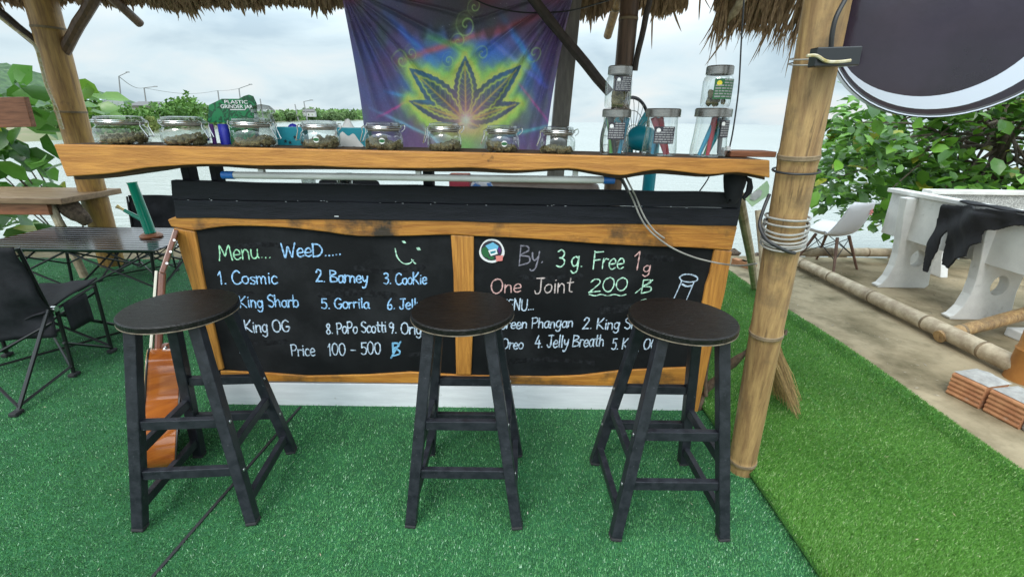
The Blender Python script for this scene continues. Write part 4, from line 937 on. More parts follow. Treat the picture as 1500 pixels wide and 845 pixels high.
j1, c1, h1, r1 = tall_jar(880, 922, 163, 230, 'flared glass tube jar carrying the other jar, beside the teal fan', (.42, .86, -.75, .55))
tubes(c1, r1, h1*.83, (('bluetube', .5, -.3, .35, 'broad blue joint tube leaning right'), ('blacktube', .1, -.2, -.5, 'black joint tube leaning left'), ('greentube', -.2, .2, -.3, 'green joint tube'), ('teal', .1, .5, -.6, 'teal joint tube at the back')), 'in the jar beside the fan')
tall_jar(887, 925, 100, 162.5, 'small grey labelled jar stacked on the tube jar beside the teal fan', (.5, .92, -.5, .9), z=c1.z+h1+.001, flare=False, lidh=.2)
j2, c2, h2, r2 = tall_jar(943, 993, 163, 232, 'flared glass tube jar with no jar on top, pink tubes inside', (.33, .76, -.7, .6))
tubes(c2, r2, h2*.83, (('pinktube', .5, -.2, -.9, 'pink joint tube leaning left'), ('redtube', .75, -.1, -.7, 'red joint tube'), ('bluetube', -.5, .2, .2, 'blue joint tube on the left'), ('teal', -.2, .5, .1, 'teal joint tube')), 'in the middle flared jar')
j3, c3, h3, r3 = tall_jar(1014, 1066, 164, 235, 'flared glass tube jar carrying the green labelled jar', (.5, .92, .15, .95))
tubes(c3, r3, h3*.83, (('bluetube', -.75, -.2, .7, 'blue joint tube leaning right'), ('redtube', -.1, -.3, .15, 'red joint tube in the middle'), ('teal', -.1, -.1, .75, 'teal joint tube leaning far right'), ('greentube', .0, .5, .5, 'green topped joint tube'), ('blacktube', .85, -.2, -.1, 'black joint tube at the right side')), 'in the jar under the green labelled one')
tall_jar(1029, 1071, 104, 165, 'small jar with a green and yellow label stacked on the right tube jar', (.25, .85, -.6, 1.0), z=c3.z+h3+.001, flare=False, lidh=.2, green=True)
for c_, h_, r_, w_ in ((c1, h1, .020, 'grey'), (c3, h3, .022, 'green')):
    mb = MB()
    for i in range(34): mb.blob((c_.x+random.uniform(-r_, r_), c_.y+random.uniform(-r_, r_), c_.z+h_+.016+random.random()*.045), random.uniform(.008, .013), 7, 5, .25)
    tag(mb.build('dried_buds', M['buds']), 'dried buds in the small stacked jar with the %s label' % w_, 'dried buds')
# green display carton
c = at(338, 214, 2.0); 
cart = thing('display_carton', 'green carton with white PLASTIC GRINDER JAR lettering behind the clip-top jars', 'carton', Vector((c.x, 2.0, ctop(338).z)))
mb = MB(); mb.prism(poly([(306, 154), (325, 145), (350, 145), (357, 141), (364, 139), (370, 141), (375, 152), (376, 172), (350, 216), (345, 216), (340, 180), (304, 180)], 2.02), (0, .006, 0)); mb.build('header_card', M['cardgreen'], cart)
mb = MB(); mb.prism(poly([(336, 180), (376, 172), (376, 216), (338, 216)], 2.0), (0, .02, 0)); mb.build('tray', M['cardgreen'], cart)
def text(name, s_, px, py, Y, hpx, m, parent, wpx=None):
    cu = bpy.data.curves.new(name, 'FONT'); cu.body = s_; cu.size = 1; cu.align_x = 'CENTER'; cu.offset = 0.012
    o = bpy.data.objects.new(name, cu); col.objects.link(o); bpy.context.view_layer.update()
    me = bpy.data.meshes.new_from_object(o); col.objects.unlink(o); bpy.data.objects.remove(o)
    P = at(px, py, Y); h = (at(px, py-hpx, Y).z-P.z)/0.72
    xs_ = [v.co.x for v in me.vertices]; wd = max(xs_)-min(xs_); sx = h if wpx is None else (at(px+wpx, py, Y).x-P.x)/wd
    for v in me.vertices: v.co = (P.x+v.co.x*sx, Y, P.z+v.co.y*h)
    off_ = Vector(parent.location); 
    for v in me.vertices: v.co = Vector(v.co)-off_
    me.materials.clear(); me.materials.append(m)
    q = bpy.data.objects.new(name, me); col.objects.link(q); q.parent = parent; return q
text('lettering', 'PLASTIC', 346, 152, 2.017, 5.0, M['white'], cart, 34)
text('lettering', 'GRINDER JAR', 347, 159, 2.017, 5.4, M['white'], cart, 47)
mb = MB(); mb.box(at(348, 161, 2.018), (.06, .002, .003)); mb.build('lettering', M['white'], cart)
for m_, x0, x1, lb_ in (('purple', 304, 316, 'purple plastic grinder in the green display carton'), ('deepblue', 316.5, 337, 'blue plastic grinder in the green display carton')):
    p, q = at(x0, 181, 1.99), at(x1, 213, 1.99); mb = MB(); mb.lathe([(0, 0), ((q.x-p.x)/2, 0), ((q.x-p.x)/2, p.z-q.z-.02), ((q.x-p.x)/2*.95, p.z-q.z-.018), ((q.x-p.x)/2*.95, p.z-q.z), (0, p.z-q.z)], ((p.x+q.x)/2, 2.0, q.z-.002), 18)
    tag(mb.build('grinder', M[m_], smooth=True), lb_, 'grinder')
# teal starred boxes
for x0, x1, y0, lb_, n_ in ((402, 447, 186, 'teal carton with dark stars behind the third and fourth jars', 7), (492, 541, 187, 'teal carton with a single dark star beside the tapestry edge', 1)):
    p, q = at(x0, y0, 2.03), at(x1, 222, 2.03); bx = thing('starred_carton', lb_, 'carton', ((p.x+q.x)/2, 2.05, ctop(x0).z))
    mb = MB(); mb.box(((p.x+q.x)/2, 2.06, (p.z+ctop(x0).z)/2), (q.x-p.x, .05, p.z-ctop(x0).z)); mb.build('box', M['tealbox'], bx, bevel=.002)
    spots_ = [(410, 216), (418, 207), (418, 216), (432, 201), (425, 209), (434, 216), (442, 209)] if n_ > 1 else [(509, 217)]
    mb = MB()
    for sx_, sy_ in spots_:
        cc = at(sx_, sy_, 2.0335); k_ = .0085; V = [(cc.x+k_*(1 if i % 2 == 0 else .42)*math.sin(i*PI/5), 2.0335, cc.z+k_*(1 if i % 2 == 0 else .42)*math.cos(i*PI/5)) for i in range(10)]
        mb.prism(V, (0, .001, 0))
    mb.build('star_print', M['ink'], bx)
mb = MB(); p = at(430, 192, 2.14); mb.blob((p.x, 2.07+.07, ctop(430).z+.045), .03, 14, 8, sq=(1, .7, 1.45)); tag(mb.build('grinder', M['deepblue'], smooth=True), 'blue rounded lid showing above the teal starred carton', 'lid')
# tall clear glass behind third jar
c = ctop(391, .2); mb = MB(); mb.lathe([(0, .003), (.036, .003), (.04, .012), (.04, .10), (.034, .118), (.034, .125), (.046, .128), (.046, .140), (.03, .155), (0, .16)], c, 28); tag(mb.build('storage_jar', M['lidglass'], smooth=True), 'taller clear glass jar between the green carton and the teal starred box', 'glass jar')
# crumpled white cloth bag
mb = MB(); c = ctop(512, .26)
P0 = []; n_ = 22
for i in range(n_):
    for k_ in range(12):
        t = i/(n_-1); a_ = PI*k_/11; hgt = (0.10*math.sin(PI*min(1, t*1.05))**.7)*(1+.12*math.sin(t*17+k_)); P0.append((c.x-.075+.15*t, c.y-.03*math.cos(a_), c.z+hgt*math.sin(a_)+.004*math.sin(k_*3+i)))
mb.add(P0, [(i*12+k_, (i+1)*12+k_, (i+1)*12+k_+1, i*12+k_+1) for i in range(n_-1) for k_ in range(11)]); tag(mb.build('cloth_bag', M['whitecloth'], smooth='full'), 'crumpled white cloth bag behind the counter at the tapestry left edge', 'bag')
# reddish tray and plug at right end
p, q = at(1062, 228, 1.98), at(1126, 236, 1.98); mb = MB(); mb.box(((p.x+q.x)/2, 1.99, ctop(1095).z+.012), (q.x-p.x, .12, .022)); tag(mb.build('wooden_tray', M['brownwood'], bevel=.003), 'low red brown wooden board lying at the right end of the counter', 'board')
c = ctop(1066, .14); mb = MB(); mb.box((c.x, c.y, c.z+.03), (.03, .02, .012)); mb.box((c.x+.004, c.y, c.z+.037), (.014, .012, .008)); tag(mb.build('power_plug', M['white'], bevel=.002), 'small pale plug on the end of the hanging cord at the counter', 'plug')
pts = [at(x, y, Y) for x, y, Y in ((1090, -5, 2.0), (1086, 60, 1.99), (1082, 130, 1.98), (1074, 190, 1.96), (1067, 224, 1.95))]
mb = MB(); mb.tube(catmull(pts, 6), .003, 6); tag(mb.build('electric_wire', M['cable_black'], smooth=True), 'thin dark cord hanging from the roof to the right end of the counter', 'cord')
mb = MB(); mb.tube(catmull([at(x, y, 2.25) for x, y in ((1042, 250), (1036, 264), (1022, 284))], 4), .003, 6); tag(mb.build('electric_wire', M['cable_black'], smooth=True), 'thin dark cord slanting below the right part of the counter', 'cord')
# ------------------------------------------------------------------ LED tube under the counter
a, b = at(326, 256.5, 1.86), at(900, 264, 1.86)
lt_ = thing('tube_light', 'long white tube light with blue end caps hung under the counter', 'tube light', a)
d = (b-a); mb = MB(); mb.tube([a+d*.028, a+d*.976], .0135, 16); mb.build('tube', M['lampwhite'], lt_, smooth=True)
for t0, t1 in ((0, .03), (.972, 1)):
    mb = MB(); mb.tube([a+d*t0, a+d*t1], .0155, 16); mb.build('end_cap', M['blue'], lt_, smooth=True)
for t in (.1, .5, .9):
    p = a+d*t; mb = MB(); mb.box(p+Vector((0, .006, .02)), (.02, .02, .03)); mb.build('clip', M['white'], lt_)
# twin grey cable swinging from the tube to the post
for dx, nm in ((0, 'pale grey cable looping from the tube light to the bamboo post'), (1, 'second pale grey strand beside the looping cable below the tube light')):
    px = [(912, 262), (921, 280), (927, 292), (938, 318), (950, 336)] + ([(968, 352), (990, 366), (1020, 378), (1055, 386), (1085, 389), (1112, 386)] if dx == 0 else [(958, 344), (968, 351)])
    pts = [at(x+dx*5, y-dx*2, 1.915 if i > 1 else 1.88) for i, (x, y) in enumerate(px)]
    if dx == 0: pts[-1] = at(1108, 386, 1.62); pts[-2] = at(1085, 389, 1.75)
    mb = MB(); mb.tube(catmull(pts, 6), .0036, 8); tag(mb.build('cable', M['cable_grey'], smooth=True), nm, 'cable')
pts = [at(x, y, 1.86) for x, y in ((898, 262), (908, 262), (914, 270), (920, 282))]
mb = MB(); mb.tube(catmull(pts, 5), .005, 8); tag(mb.build('cable', M['cable_black'], smooth=True), 'short black lead at the right end of the tube light', 'cable')

# ------------------------------------------------------------------ BEHIND THE COUNTER
# teal fan
fc = at(946, 285, 2.6); fan = thing('pedestal_fan', 'teal pedestal fan behind the tube jars', 'fan', (fc.x, 2.6, 0))
mb = MB(); mb.tube([(fc.x+.01, 2.6, .03), (fc.x+.01, 2.6, 1.26)], .033, 16); mb.build('column', M['teal'], fan, smooth=True)
mb = MB(); mb.lathe([(0, 0), (.18, 0), (.18, .02), (.04, .05), (0, .05)], (fc.x, 2.6, 0), 32); mb.build('base', M['teal'], fan, smooth=True)
hc = at(938, 203, 2.6); rot = Vector((-.62, .76, .12)).to_track_quat('Z', 'Y').to_matrix()
mb = MB(); mb.lathe([(0, -.10), (.04, -.09), (.062, -.05), (.065, .02), (.05, .05), (0, .055)], hc, 24, rot); mb.build('motor_housing', M['teal'], fan, smooth=True)
mb = MB(); ax = rot @ Vector((0, 0, 1))
for k_ in range(24):
    a_ = 2*PI*k_/24; P = []
    for t in np.linspace(0, 1, 7): P.append(hc + rot @ Vector((math.cos(a_)*.19*math.sin(t*PI/2), math.sin(a_)*.19*math.sin(t*PI/2), .05+.05*t)))
    mb.tube(P, .0018, 5)
for rr_, zz in ((.19, .10), (.13, .085), (.06, .06)):
    mb.tube([hc + rot @ Vector((math.cos(a_)*rr_, math.sin(a_)*rr_, zz)) for a_ in np.linspace(0, 2*PI, 41)], .004 if rr_ > .15 else .002, 6)
mb.build('cage', M['cable_grey'], fan, smooth=True)
mb = MB(); mb.tube([hc + rot @ Vector((math.cos(a_)*.193, math.sin(a_)*.193, .10)) for a_ in np.linspace(0, 2*PI, 49)], .009, 8); mb.build('rim', M['labeldark'], fan, smooth=True)
mb = MB()
for k_ in range(3):
    mb = MB(); a_ = 2*PI*k_/3+.4; P = [hc + rot @ Vector((math.cos(a_+q*.35)*r_, math.sin(a_+q*.35)*r_, .075+q*.012)) for r_, q in ((.03, -1), (.15, -1), (.17, 0), (.15, 1), (.03, 1))]; mb.prism(P, rot @ Vector((0, 0, .003))); mb.build('blade', M['teal'], fan)
# brown vinyl sofa, dark chair and small goods seen through the gap
p, q = at(560, 272, 2.7), at(882, 290, 2.7)
sf = thing('sofa', 'brown vinyl sofa back seen below the tube light behind the bar', 'sofa', ((p.x+q.x)/2, 2.9, 0))
pq = at(668, 270, 2.7); top_ = at(780, 268, 2.7).z
mb = MB(); mb.box(((pq.x+q.x)/2, 2.8, top_-.22), (q.x-pq.x, .16, .44)); mb.build('backrest', M['cushion'], sf, bevel=.05)
mb = MB(); mb.box(((pq.x+q.x)/2, 3.1, .3), (q.x-pq.x, .6, .25)); mb.build('seat', M['cushion'], sf, bevel=.04)
mb = MB(); mb.box(((pq.x+q.x)/2, 2.98, .09), (q.x-pq.x-.1, .6, .17)); mb.build('plinth', M['blackwood'], sf)
p, q = at(462, 258, 2.75), at(556, 290, 2.75); cb_ = thing('office_chair', 'black padded chair behind the middle left of the bar', 'chair', ((p.x+q.x)/2, 2.9, 0))
mb = MB(); mb.box(((p.x+q.x)/2, 2.78, at(500, 264, 2.75).z-.2), (q.x-p.x, .06, .4)); mb.build('backrest', M['fabric'], cb_, bevel=.028)
mb = MB(); mb.box(((p.x+q.x)/2, 3.02, .45), (q.x-p.x, .42, .07)); mb.build('seat', M['fabric'], cb_, bevel=.03)
for sx_ in (-1, 1):
    for yy in (2.86, 3.18):
        mb = MB(); mb.tube([((p.x+q.x)/2+sx_*.15, yy, 0), ((p.x+q.x)/2+sx_*.15, yy, .45)], .012, 8); mb.build('leg', M['tube'], cb_, smooth=True)
sh = thing('service_shelf', 'dark shelf board behind the bar front holding cups and boxes', 'shelf', (-.3, 2.36, 0))
mb = MB(); mb.box((-.3, 2.33, 0.985), (2.2, .2, .02)); mb.build('shelf_board', M['blackwood'], sh)
for sx_ in (-1.3, .7):
    mb = MB(); mb.box((sx_, 2.36, .487), (.04, .12, .97)); mb.build('leg', M['blackwood'], sh)
for i, (px, r_, h_, lb_) in enumerate(((452, .035, .10, 'clear plastic cup showing in the gap near the black chair'), (505, .04, .105, 'larger clear cup in the gap under the tube light'))):
    x_ = at(px, 265, 2.32).x; mb = MB(); mb.lathe([(0, 0), (r_*.8, 0), (r_, h_), (r_*.95, h_), (r_*.76, .004), (0, .004)], (x_, 2.32, .996), 20); tag(mb.build('cup', M['lidglass'], smooth=True), lb_, 'cup')
x_ = at(674, 268, 2.32).x; mb = MB(); mb.box((x_, 2.32, .996+.055), (.10, .08, .11)); tag(mb.build('carton', M['pinktube'], bevel=.006), 'small reddish carton in the gap right of the black bracket', 'carton')
x_ = at(706, 270, 2.31).x; mb = MB(); mb.blob((x_, 2.3, .996+.045), .05, 14, 9, .08, (1.2, .8, .9)); tag(mb.build('cloth_bundle', mat('blue_white_cloth', (.6, .65, .72), (.08, .2, .5), 30, rough=.9, lo=.5, hi=.58), smooth='full'), 'blue and white cloth bundle in the gap below the tube light', 'cloth')
# black cloth caps hanging at right end
hb_ = at(1085, 262, 1.9)
cap = thing('cloth_hat', 'black cloth hat hanging below the right end of the counter', 'hat', hb_)
mb = MB(); V = []
for i in range(13):
    t = i/12
    for k_ in range(18):
        a_ = 2*PI*k_/18; rr_ = .050*(1+.14*math.sin(a_*3+t*2))*(1.0-.62*t**2.2)
        V.append((hb_.x-.006+math.cos(a_)*rr_*.9, 1.93+math.sin(a_)*rr_*.6, hb_.z+.02-.115*t+.01*math.sin(a_*2)))
mb.add(V, [(i*18+k_, i*18+(k_+1) % 18, (i+1)*18+(k_+1) % 18, (i+1)*18+k_) for i in range(12) for k_ in range(18)]); mb.build('crown', M['fabric'], cap, smooth='full')
mb = MB(); P = [at(x, y, 1.9) for x, y in ((1093, 258), (1102, 262), (1104, 275), (1100, 288), (1092, 295), (1088, 290), (1094, 280), (1096, 268))]; mb.prism(P, (0, .012, 0)); mb.build('brim', M['jacket'], cap, bevel=.003)
# pale green card
mb = MB(); P = [at(x, y, 1.66) for x, y in ((1124, 265), (1127, 272), (1126, 286), (1102, 303), (1092, 292))]; mb.prism(P, (0, .003, 0)); cg = tag(mb.build('green_card', M['palecard']), 'pale green card tucked beside the thick bamboo post below the counter', 'card')
mb = MB(); P = [at(x, y, 1.657) for x, y in ((1112, 277), (1117, 280), (1114, 288), (1105, 294), (1098, 292), (1100, 285))]; mb.prism(P, (0, .002, 0)); mb.build('print', M['smudge'], cg)
# leaning stick, driftwood and broom
a, b = at(1082, 285, 2.06), gnd(1106, 425); mb = MB(); mb.tube([a, a.lerp(b, .5)+Vector((.01, 0, 0)), b], [.022, .026, .028], 10); tag(mb.build('wooden_stick', M['bamboo_grey'], smooth=True), 'brown wooden pole leaning behind the right end of the bar', 'pole')
pts = [at(x, y, Y) for x, y, Y in ((1020, 604, 1.99), (1032, 575, 2.02), (1050, 553, 2.0), (1082, 524, 1.9), (1110, 505, 1.86), (1140, 487, 1.84), (1152, 487, 1.82))]
mb = MB(); mb.tube(catmull(pts, 4), [.016+.006*math.sin(i*1.3) for i in range(len(catmull(pts, 4)))], 9); mb.tube(catmull([at(1034, 580, 2.0), at(1034, 545, 2.02), at(1042, 500, 2.03)], 4), .01, 7)
tag(mb.build('driftwood_branch', M['driftwood'], smooth=True), 'twisted driftwood branch leaning behind the thick bamboo post', 'branch')
br = thing('straw_broom', 'straw broom standing behind the thick bamboo post on bright turf', 'broom', gnd(1150, 612))
tp_ = at(1126, 494, 1.72); bl_ = [gnd(1128, 590), gnd(1166, 616)]
FV2, FF2, FC2 = [], [], []
for i in range(340):
    t = random.random(); foot = gnd(1120+49*t, 570+46*t+random.uniform(-9, 6)) ; foot.z = .02+random.random()**2*.09
    top0 = tp_ + Vector((random.uniform(-.025, .03), random.uniform(-.02, .02), random.uniform(-.02, .02))); mid = top0.lerp(foot, .5)+Vector((random.uniform(-.018, .018), random.uniform(-.03, .03), 0))
    b_i = len(FV2); wv = random.uniform(.0008, .0016)
    for p in (top0, mid, foot): FV2 += [(p.x-wv, p.y, p.z), (p.x+wv, p.y, p.z)]
    FF2 += [(b_i, b_i+1, b_i+3, b_i+2), (b_i+2, b_i+3, b_i+5, b_i+4)]; cc = random.uniform(.9, 2.2); FC2 += [(cc, cc, cc)]*6
raw('bristles', FV2, FF2, M['straw'], br, FC2)
mb = MB(); mb.tube([tp_+Vector((0, 0, -.05)), tp_+Vector((-.02, .02, .12)), tp_+Vector((-.09, .10, .5))], .012, 10); mb.build('handle', M['bamboo_grey'], br, smooth=True)
mb = MB(); mb.tube([tp_+Vector((0, 0, -.03)), tp_+Vector((-.004, 0, .02))], [.034, .026], 14); mb.build('binding', M['driftwood'], br, smooth=True)

# ------------------------------------------------------------------ ROUND SIGN
sc = at(1412, -3, 1.46); sg = thing('round_sign', 'round black light box sign with white crescent hung beside the bamboo post', 'sign', sc)
rs = (at(1402, 4, 1.46)-at(1243, 4, 1.46)).length*1.04; srot = Matrix.Rotation(R(-27), 3, 'Z') @ Matrix.Rotation(PI/2, 3, 'X')
DOME = lambda q: .030*(1-q*q)
mb = MB(); mb.lathe([(0, DOME(0)), (rs*.25, DOME(.25)), (rs*.5, DOME(.5)), (rs*.7, DOME(.7)), (rs*.85, DOME(.85)), (rs*.965, DOME(.965))], sc, 72, srot); face = mb.build('face', M['signblack'], sg, smooth=True)
mb = MB(); mb.lathe([(rs*.955, .001), (rs*.985, .0035), (rs, .0), (rs*.995, -.02), (rs*.985, -.03), (rs*.985, -.105), (rs*.95, -.11), (0, -.11)], sc, 72, srot); mb.build('housing', M['signrim'], sg, smooth=True)
mb = MB(); V = []; n_ = 44
for i in range(n_+1):
    deg = 196 + (405-196)*i/n_; a_ = R(deg); o_ = rs*float(np.interp(deg, [196, 220, 250, 285, 311, 352, 405], [.95, .945, .93, .915, .885, .84, .74])); th_ = o_-rs*float(np.interp(deg, [196, 220, 250, 285, 320, 352, 405], [.945, .915, .84, .775, .71, .67, .735]))
    for rr_ in (o_, (2*o_-th_)/2, o_-th_): V.append(sc + srot @ Vector((math.cos(a_)*rr_, math.sin(a_)*rr_, DOME(rr_/rs)+.0016)))
mb.add(V, [(3*i+q, 3*i+3+q, 3*i+4+q, 3*i+1+q) for i in range(n_) for q in (0, 1)]); mb.build('crescent', M['signwhite'], face, smooth='full')
mb = MB(); V = [sc + srot @ Vector((math.cos(a_)*r_, math.sin(a_)*r_, .0042)) for a_ in np.linspace(0, 2*PI, 73)[:-1] for r_ in (rs*.982, rs*.992)]
mb.add(V, [(2*i, (2*i+2) % 144, (2*i+3) % 144, 2*i+1) for i in range(72)]); mb.build('trim_ring', M['signwhite'], sg, smooth='full')
pA, pB = at(1190, 85, 1.345), at(1255, 83, 1.36); mb = MB(); mb.bar(pA, pB, .03, .046, (0, 0, 1)); brk = mb.build('bracket', M['signrim'], sg, bevel=.003)
mb = MB(); mb.tube(catmull([at(x, y, 1.325) for x, y in ((1182, 82), (1196, 82), (1210, 90), (1228, 91), (1246, 89))], 4), .004, 6); mb.build('binding_wire', M['rope'], brk, smooth=True)
mb = MB(); mb.tube(catmull([at(x, y, Y) for x, y, Y in ((1217, 74, 1.345), (1219, 50, 1.34), (1225, 25, 1.34), (1238, 0, 1.35), (1248, -20, 1.36))], 5), .006, 8); tag(mb.build('sign_cable', M['cable_black'], smooth=True), 'black cable rising beside the round sign bracket', 'cable')

# ------------------------------------------------------------------ LEFT GROUP: folding table, chairs, bong, guitar
tb = thing('folding_table', 'low black slatted folding camp table beside the guitar', 'table', (-3.02, 3.36, 0))
zt = .5; X0, X1, Y0, Y1 = -3.72, -2.42, 3.02, 3.70
k_ = 11; dyy = (Y1-Y0)/k_
for i in range(k_):
    mb = MB(); mb.box(((X0+X1)/2, Y0+dyy*(i+.5), zt-.008), (X1-X0, dyy-.008, .016)); mb.build('slat', M['slat'], tb, bevel=.003)
def tubeobj(name, segs, r, m, parent, n=8):
    for s_ in segs:
        mb = MB(); mb.tube(s_, r, n); o = mb.build(name, m, parent, smooth=True)
    return o
xa, xb, ya, yb = X0+.06, X1-.06, Y0+.05, Y1-.05; hz = zt-.03
for x_ in (xa, xb):
    for y_ in (ya, yb):
        sx_ = 1 if x_ == xa else -1
        tubeobj('leg', [[(x_, y_, hz), (x_+sx_*.02, y_, .30), (x_-sx_*.02, y_, .0)]], .011, M['tube'], tb)
xm, ym = (xa+xb)/2, (ya+yb)/2
for y_ in (ya, yb):
    tubeobj('cross_brace', [[(xa, y_, hz), (xm, y_, .18), ], [(xb, y_, hz), (xm, y_, .18)], [(xa, y_, .2), (xm, y_, hz)], [(xb, y_, .2), (xm, y_, hz)]], .007, M['tube'], tb)
for x_ in (xa, xm, xb):
    tubeobj('cross_brace', [[(x_, ya, hz), (x_, yb, .2)], [(x_, yb, hz), (x_, ya, .2)]], .007, M['tube'], tb)
tubeobj('top_rail', [[(xa, ya, hz+.004), (xb, ya, hz+.004)], [(xa, yb, hz+.004), (xb, yb, hz+.004)]], .010, M['tube'], tb)
def camp_chair(label):
    r = thing('camp_chair', label, 'folding chair', (0, 0, 0))
    W = .27
    def T(name, segs, rad=.0095): return tubeobj(name, segs, rad, M['tube'], r)
    for s_ in (-1, 1):
        x_ = s_*W
        T('leg', [[(x_, -.36, .0), (x_, -.02, .40)]]); T('leg', [[(x_, .03, .40), (x_, .0, .0)]]); T('leg', [[(x_*1.05, .30, .43), (x_*1.05, .28, .0)]]); T('leg', [[(x_, .02, .36), (x_*.98, .60, .0)]])
        T('back_upright', [[(x_, -.01, .36), (x_*1.02, -.07, .74)]])
        T('side_rail', [[(x_, -.34, .03), (x_, -.0, .06)], [(x_*1.05, .28, .03), (x_, 0, .2)], [(x_, -.02, .38), (x_*1.05, .30, .42)]], .007)
    T('cross_brace', [[(-W, -.34, .03), (W, -.02, .33)], [(W, -.34, .03), (-W, -.02, .33)]], .007)
    T('cross_brace', [[(-W*1.05, .28, .04), (W*1.05, .29, .38)], [(W*1.05, .28, .04), (-W*1.05, .29, .38)]], .007)
    T('cross_brace', [[(-W, .0, .03), (W, .58, .03)], [(W, .0, .03), (-W, .58, .03)]], .007)
    for s_ in (-1, 1):
        for y_, x_ in ((-.36, 1), (0, 1), (.28, 1.05), (.60, .98)): mb = MB(); mb.box((s_*W*x_, y_, .01), (.035, .05, .02)); mb.build('foot_cap', M['rubber'], r, world=False, bevel=.005)
    def cloth(fn, nu, nv, name, parent=r):
        V = [fn(i/(nu-1), j_/(nv-1)) for j_ in range(nv) for i in range(nu)]
        F = [(j_*nu+i, j_*nu+i+1, (j_+1)*nu+i+1, (j_+1)*nu+i) for j_ in range(nv-1) for i in range(nu-1)]
        mb = MB(); mb.add(V, F); o = mb.build(name, M['fabric'], parent, world=False, smooth='full'); q = o.modifiers.new('s', 'SOLIDIFY'); q.thickness = .008; return o
    cloth(lambda u, v: (-W+2*W*u, -.05+.40*v, .40 + .05*v - .07*math.sin(PI*u)*(1-.6*v) + .004*math.sin(u*23+v*9)), 26, 16, 'seat')
    cloth(lambda u, v: ((-W+2*W*u)*1.03, -.015-.075*v - .05*math.sin(PI*u)*(1-.3*v) + .012*math.sin(v*13+u*5)*math.sin(u*7+1) + .008*math.sin(u*11-v*8), .25+.50*v), 26, 22, 'backrest')
    cloth(lambda u, v: (W*1.02+.012, .06+.16*u, .24+.16*v), 6, 6, 'side_pocket')
    for s_ in (-1, 1):
        mb = MB(); mb.tube([(s_*(W+.004), .0, .395), (s_*(W+.024), .0, .395)], .016, 12); mb.build('hub', M['chrome'], r, world=False, smooth=True)
    return r
ch = camp_chair('black fabric camp chair at the left edge, its back to the viewer')
ch.location = (-2.66, 2.19, 0.006); ch.rotation_euler = (0, 0, R(7))
far_chair = dup(ch, (-3.36, 4.30, 0.006), R(184), 'black fabric camp chair on the far side of the folding table'); far_chair.scale = (.86, .86, .86)
# bong
bg_ = gnd(222, 347, zt); bo = thing('bong', 'green acrylic bong standing on the black folding table', 'bong', bg_)
zs_ = at(190, 268, bg_.y); 
mb = MB(); tpp = at(193, 267, bg_.y); b0 = bg_ + Vector((-.0, 0, .03)); mb.tube([b0, b0.lerp(tpp, .25), b0.lerp(tpp, .97), tpp], [.036, .036, .030, .034], 20); mb.build('tube', M['bong'], bo, smooth=True)
s0 = b0.lerp(tpp, .22); s1 = at(182, 308, bg_.y-.02); mb = MB(); mb.tube([s0, s1], [.017, .013], 12); mb.build('stem', M['bong'], bo, smooth=True)
mb = MB(); mb.tube([s1, s1+(s1-s0).normalized()*.03, s1+(s1-s0).normalized()*.05], [.009, .010, .016], 12); mb.build('bowl', M['brass'], bo, smooth=True)
mb = MB(); mb.lathe([(0, 0), (.07, 0), (.075, .01), (.055, .028), (0, .03)], bg_, 24); mb.build('base', M['brownwood'], bo, smooth=True)
# guitar, seen edge-on
gt = Vector((-1.462, 1.955, .885)); gb_ = Vector((-1.43, 1.53, .006)); gax = (gt-gb_).normalized()
gn = Vector((-.80, -.60, .02)); gn = (gn - gax*gn.dot(gax)).normalized(); gs = gax.cross(gn).normalized()
if gs.y > 0: gs = -gs
gu = thing('acoustic_guitar', 'orange brown acoustic guitar leaning on the left end of the bar', 'guitar', gb_)
Lg = .98; th_ = .112
def gp(s_, a_, n_): return gb_ + gs*s_ + gax*a_ + gn*n_
half = [(0, 0), (.10, .005), (.165, .04), (.19, .10), (.185, .16), (.155, .22), (.125, .27), (.12, .30), (.13, .35), (.138, .40), (.125, .445), (.08, .475), (.028, .48)]
other = [(-.028, .44), (-.06, .41), (-.09, .415), (-.12, .40), (-.135, .36), (-.12, .30), (-.125, .27), (-.155, .22), (-.185, .16), (-.19, .10), (-.165, .04), (-.10, .005)]
out_ = catmull([(a, b, 0) for a, b in half], 4) + catmull([(a, b, 0) for a, b in other], 4)
mb = MB(); mb.prism([gp(p.x, p.y, -th_/2) for p in out_], gn*th_*.97); body = mb.build('body', M['guitar'], gu, smooth=True, bevel=.004)
mb = MB(); mb.prism([gp(p.x*.995, p.y, th_/2-.003) for p in out_], gn*.004); mb.build('soundboard', M['guitar_top'], body, bevel=.001)
mb = MB()
for n0 in (-th_/2-.001, th_/2-.004): mb.tube([gp(p.x*1.004, p.y, n0) for p in out_+[out_[0]]], .0035, 6)
mb.build('binding', M['ebony'], body, smooth=True)
mb = MB(); mb.bar(gp(0, .43, .025), gp(0, .80, .028), .05, .028, gn); mb.bar(gp(0, .43, .0), gp(0, .50, .01), .045, .045, gn); mb.build('neck', M['guitar_neck'], gu, bevel=.009)
mb = MB(); mb.bar(gp(0, .30, .051), gp(0, .80, .047), .054, .010, gn); mb.build('fretboard', M['ivory'], gu, bevel=.002)
mb = MB(); mb.bar(gp(0, .79, .028), gp(0, .98, -.012), .07, .020, gn); head = mb.build('headstock', M['guitar_neck'], gu, bevel=.004)
for i in range(3):
    for s_ in (-1, 1): mb = MB(); mb.tube([gp(s_*.03, .83+.05*i, .012-.010*i), gp(s_*.052, .83+.05*i, .012-.010*i)], [.003, .005], 8); mb.build('tuning_peg', M['chrome'], head, smooth=True)
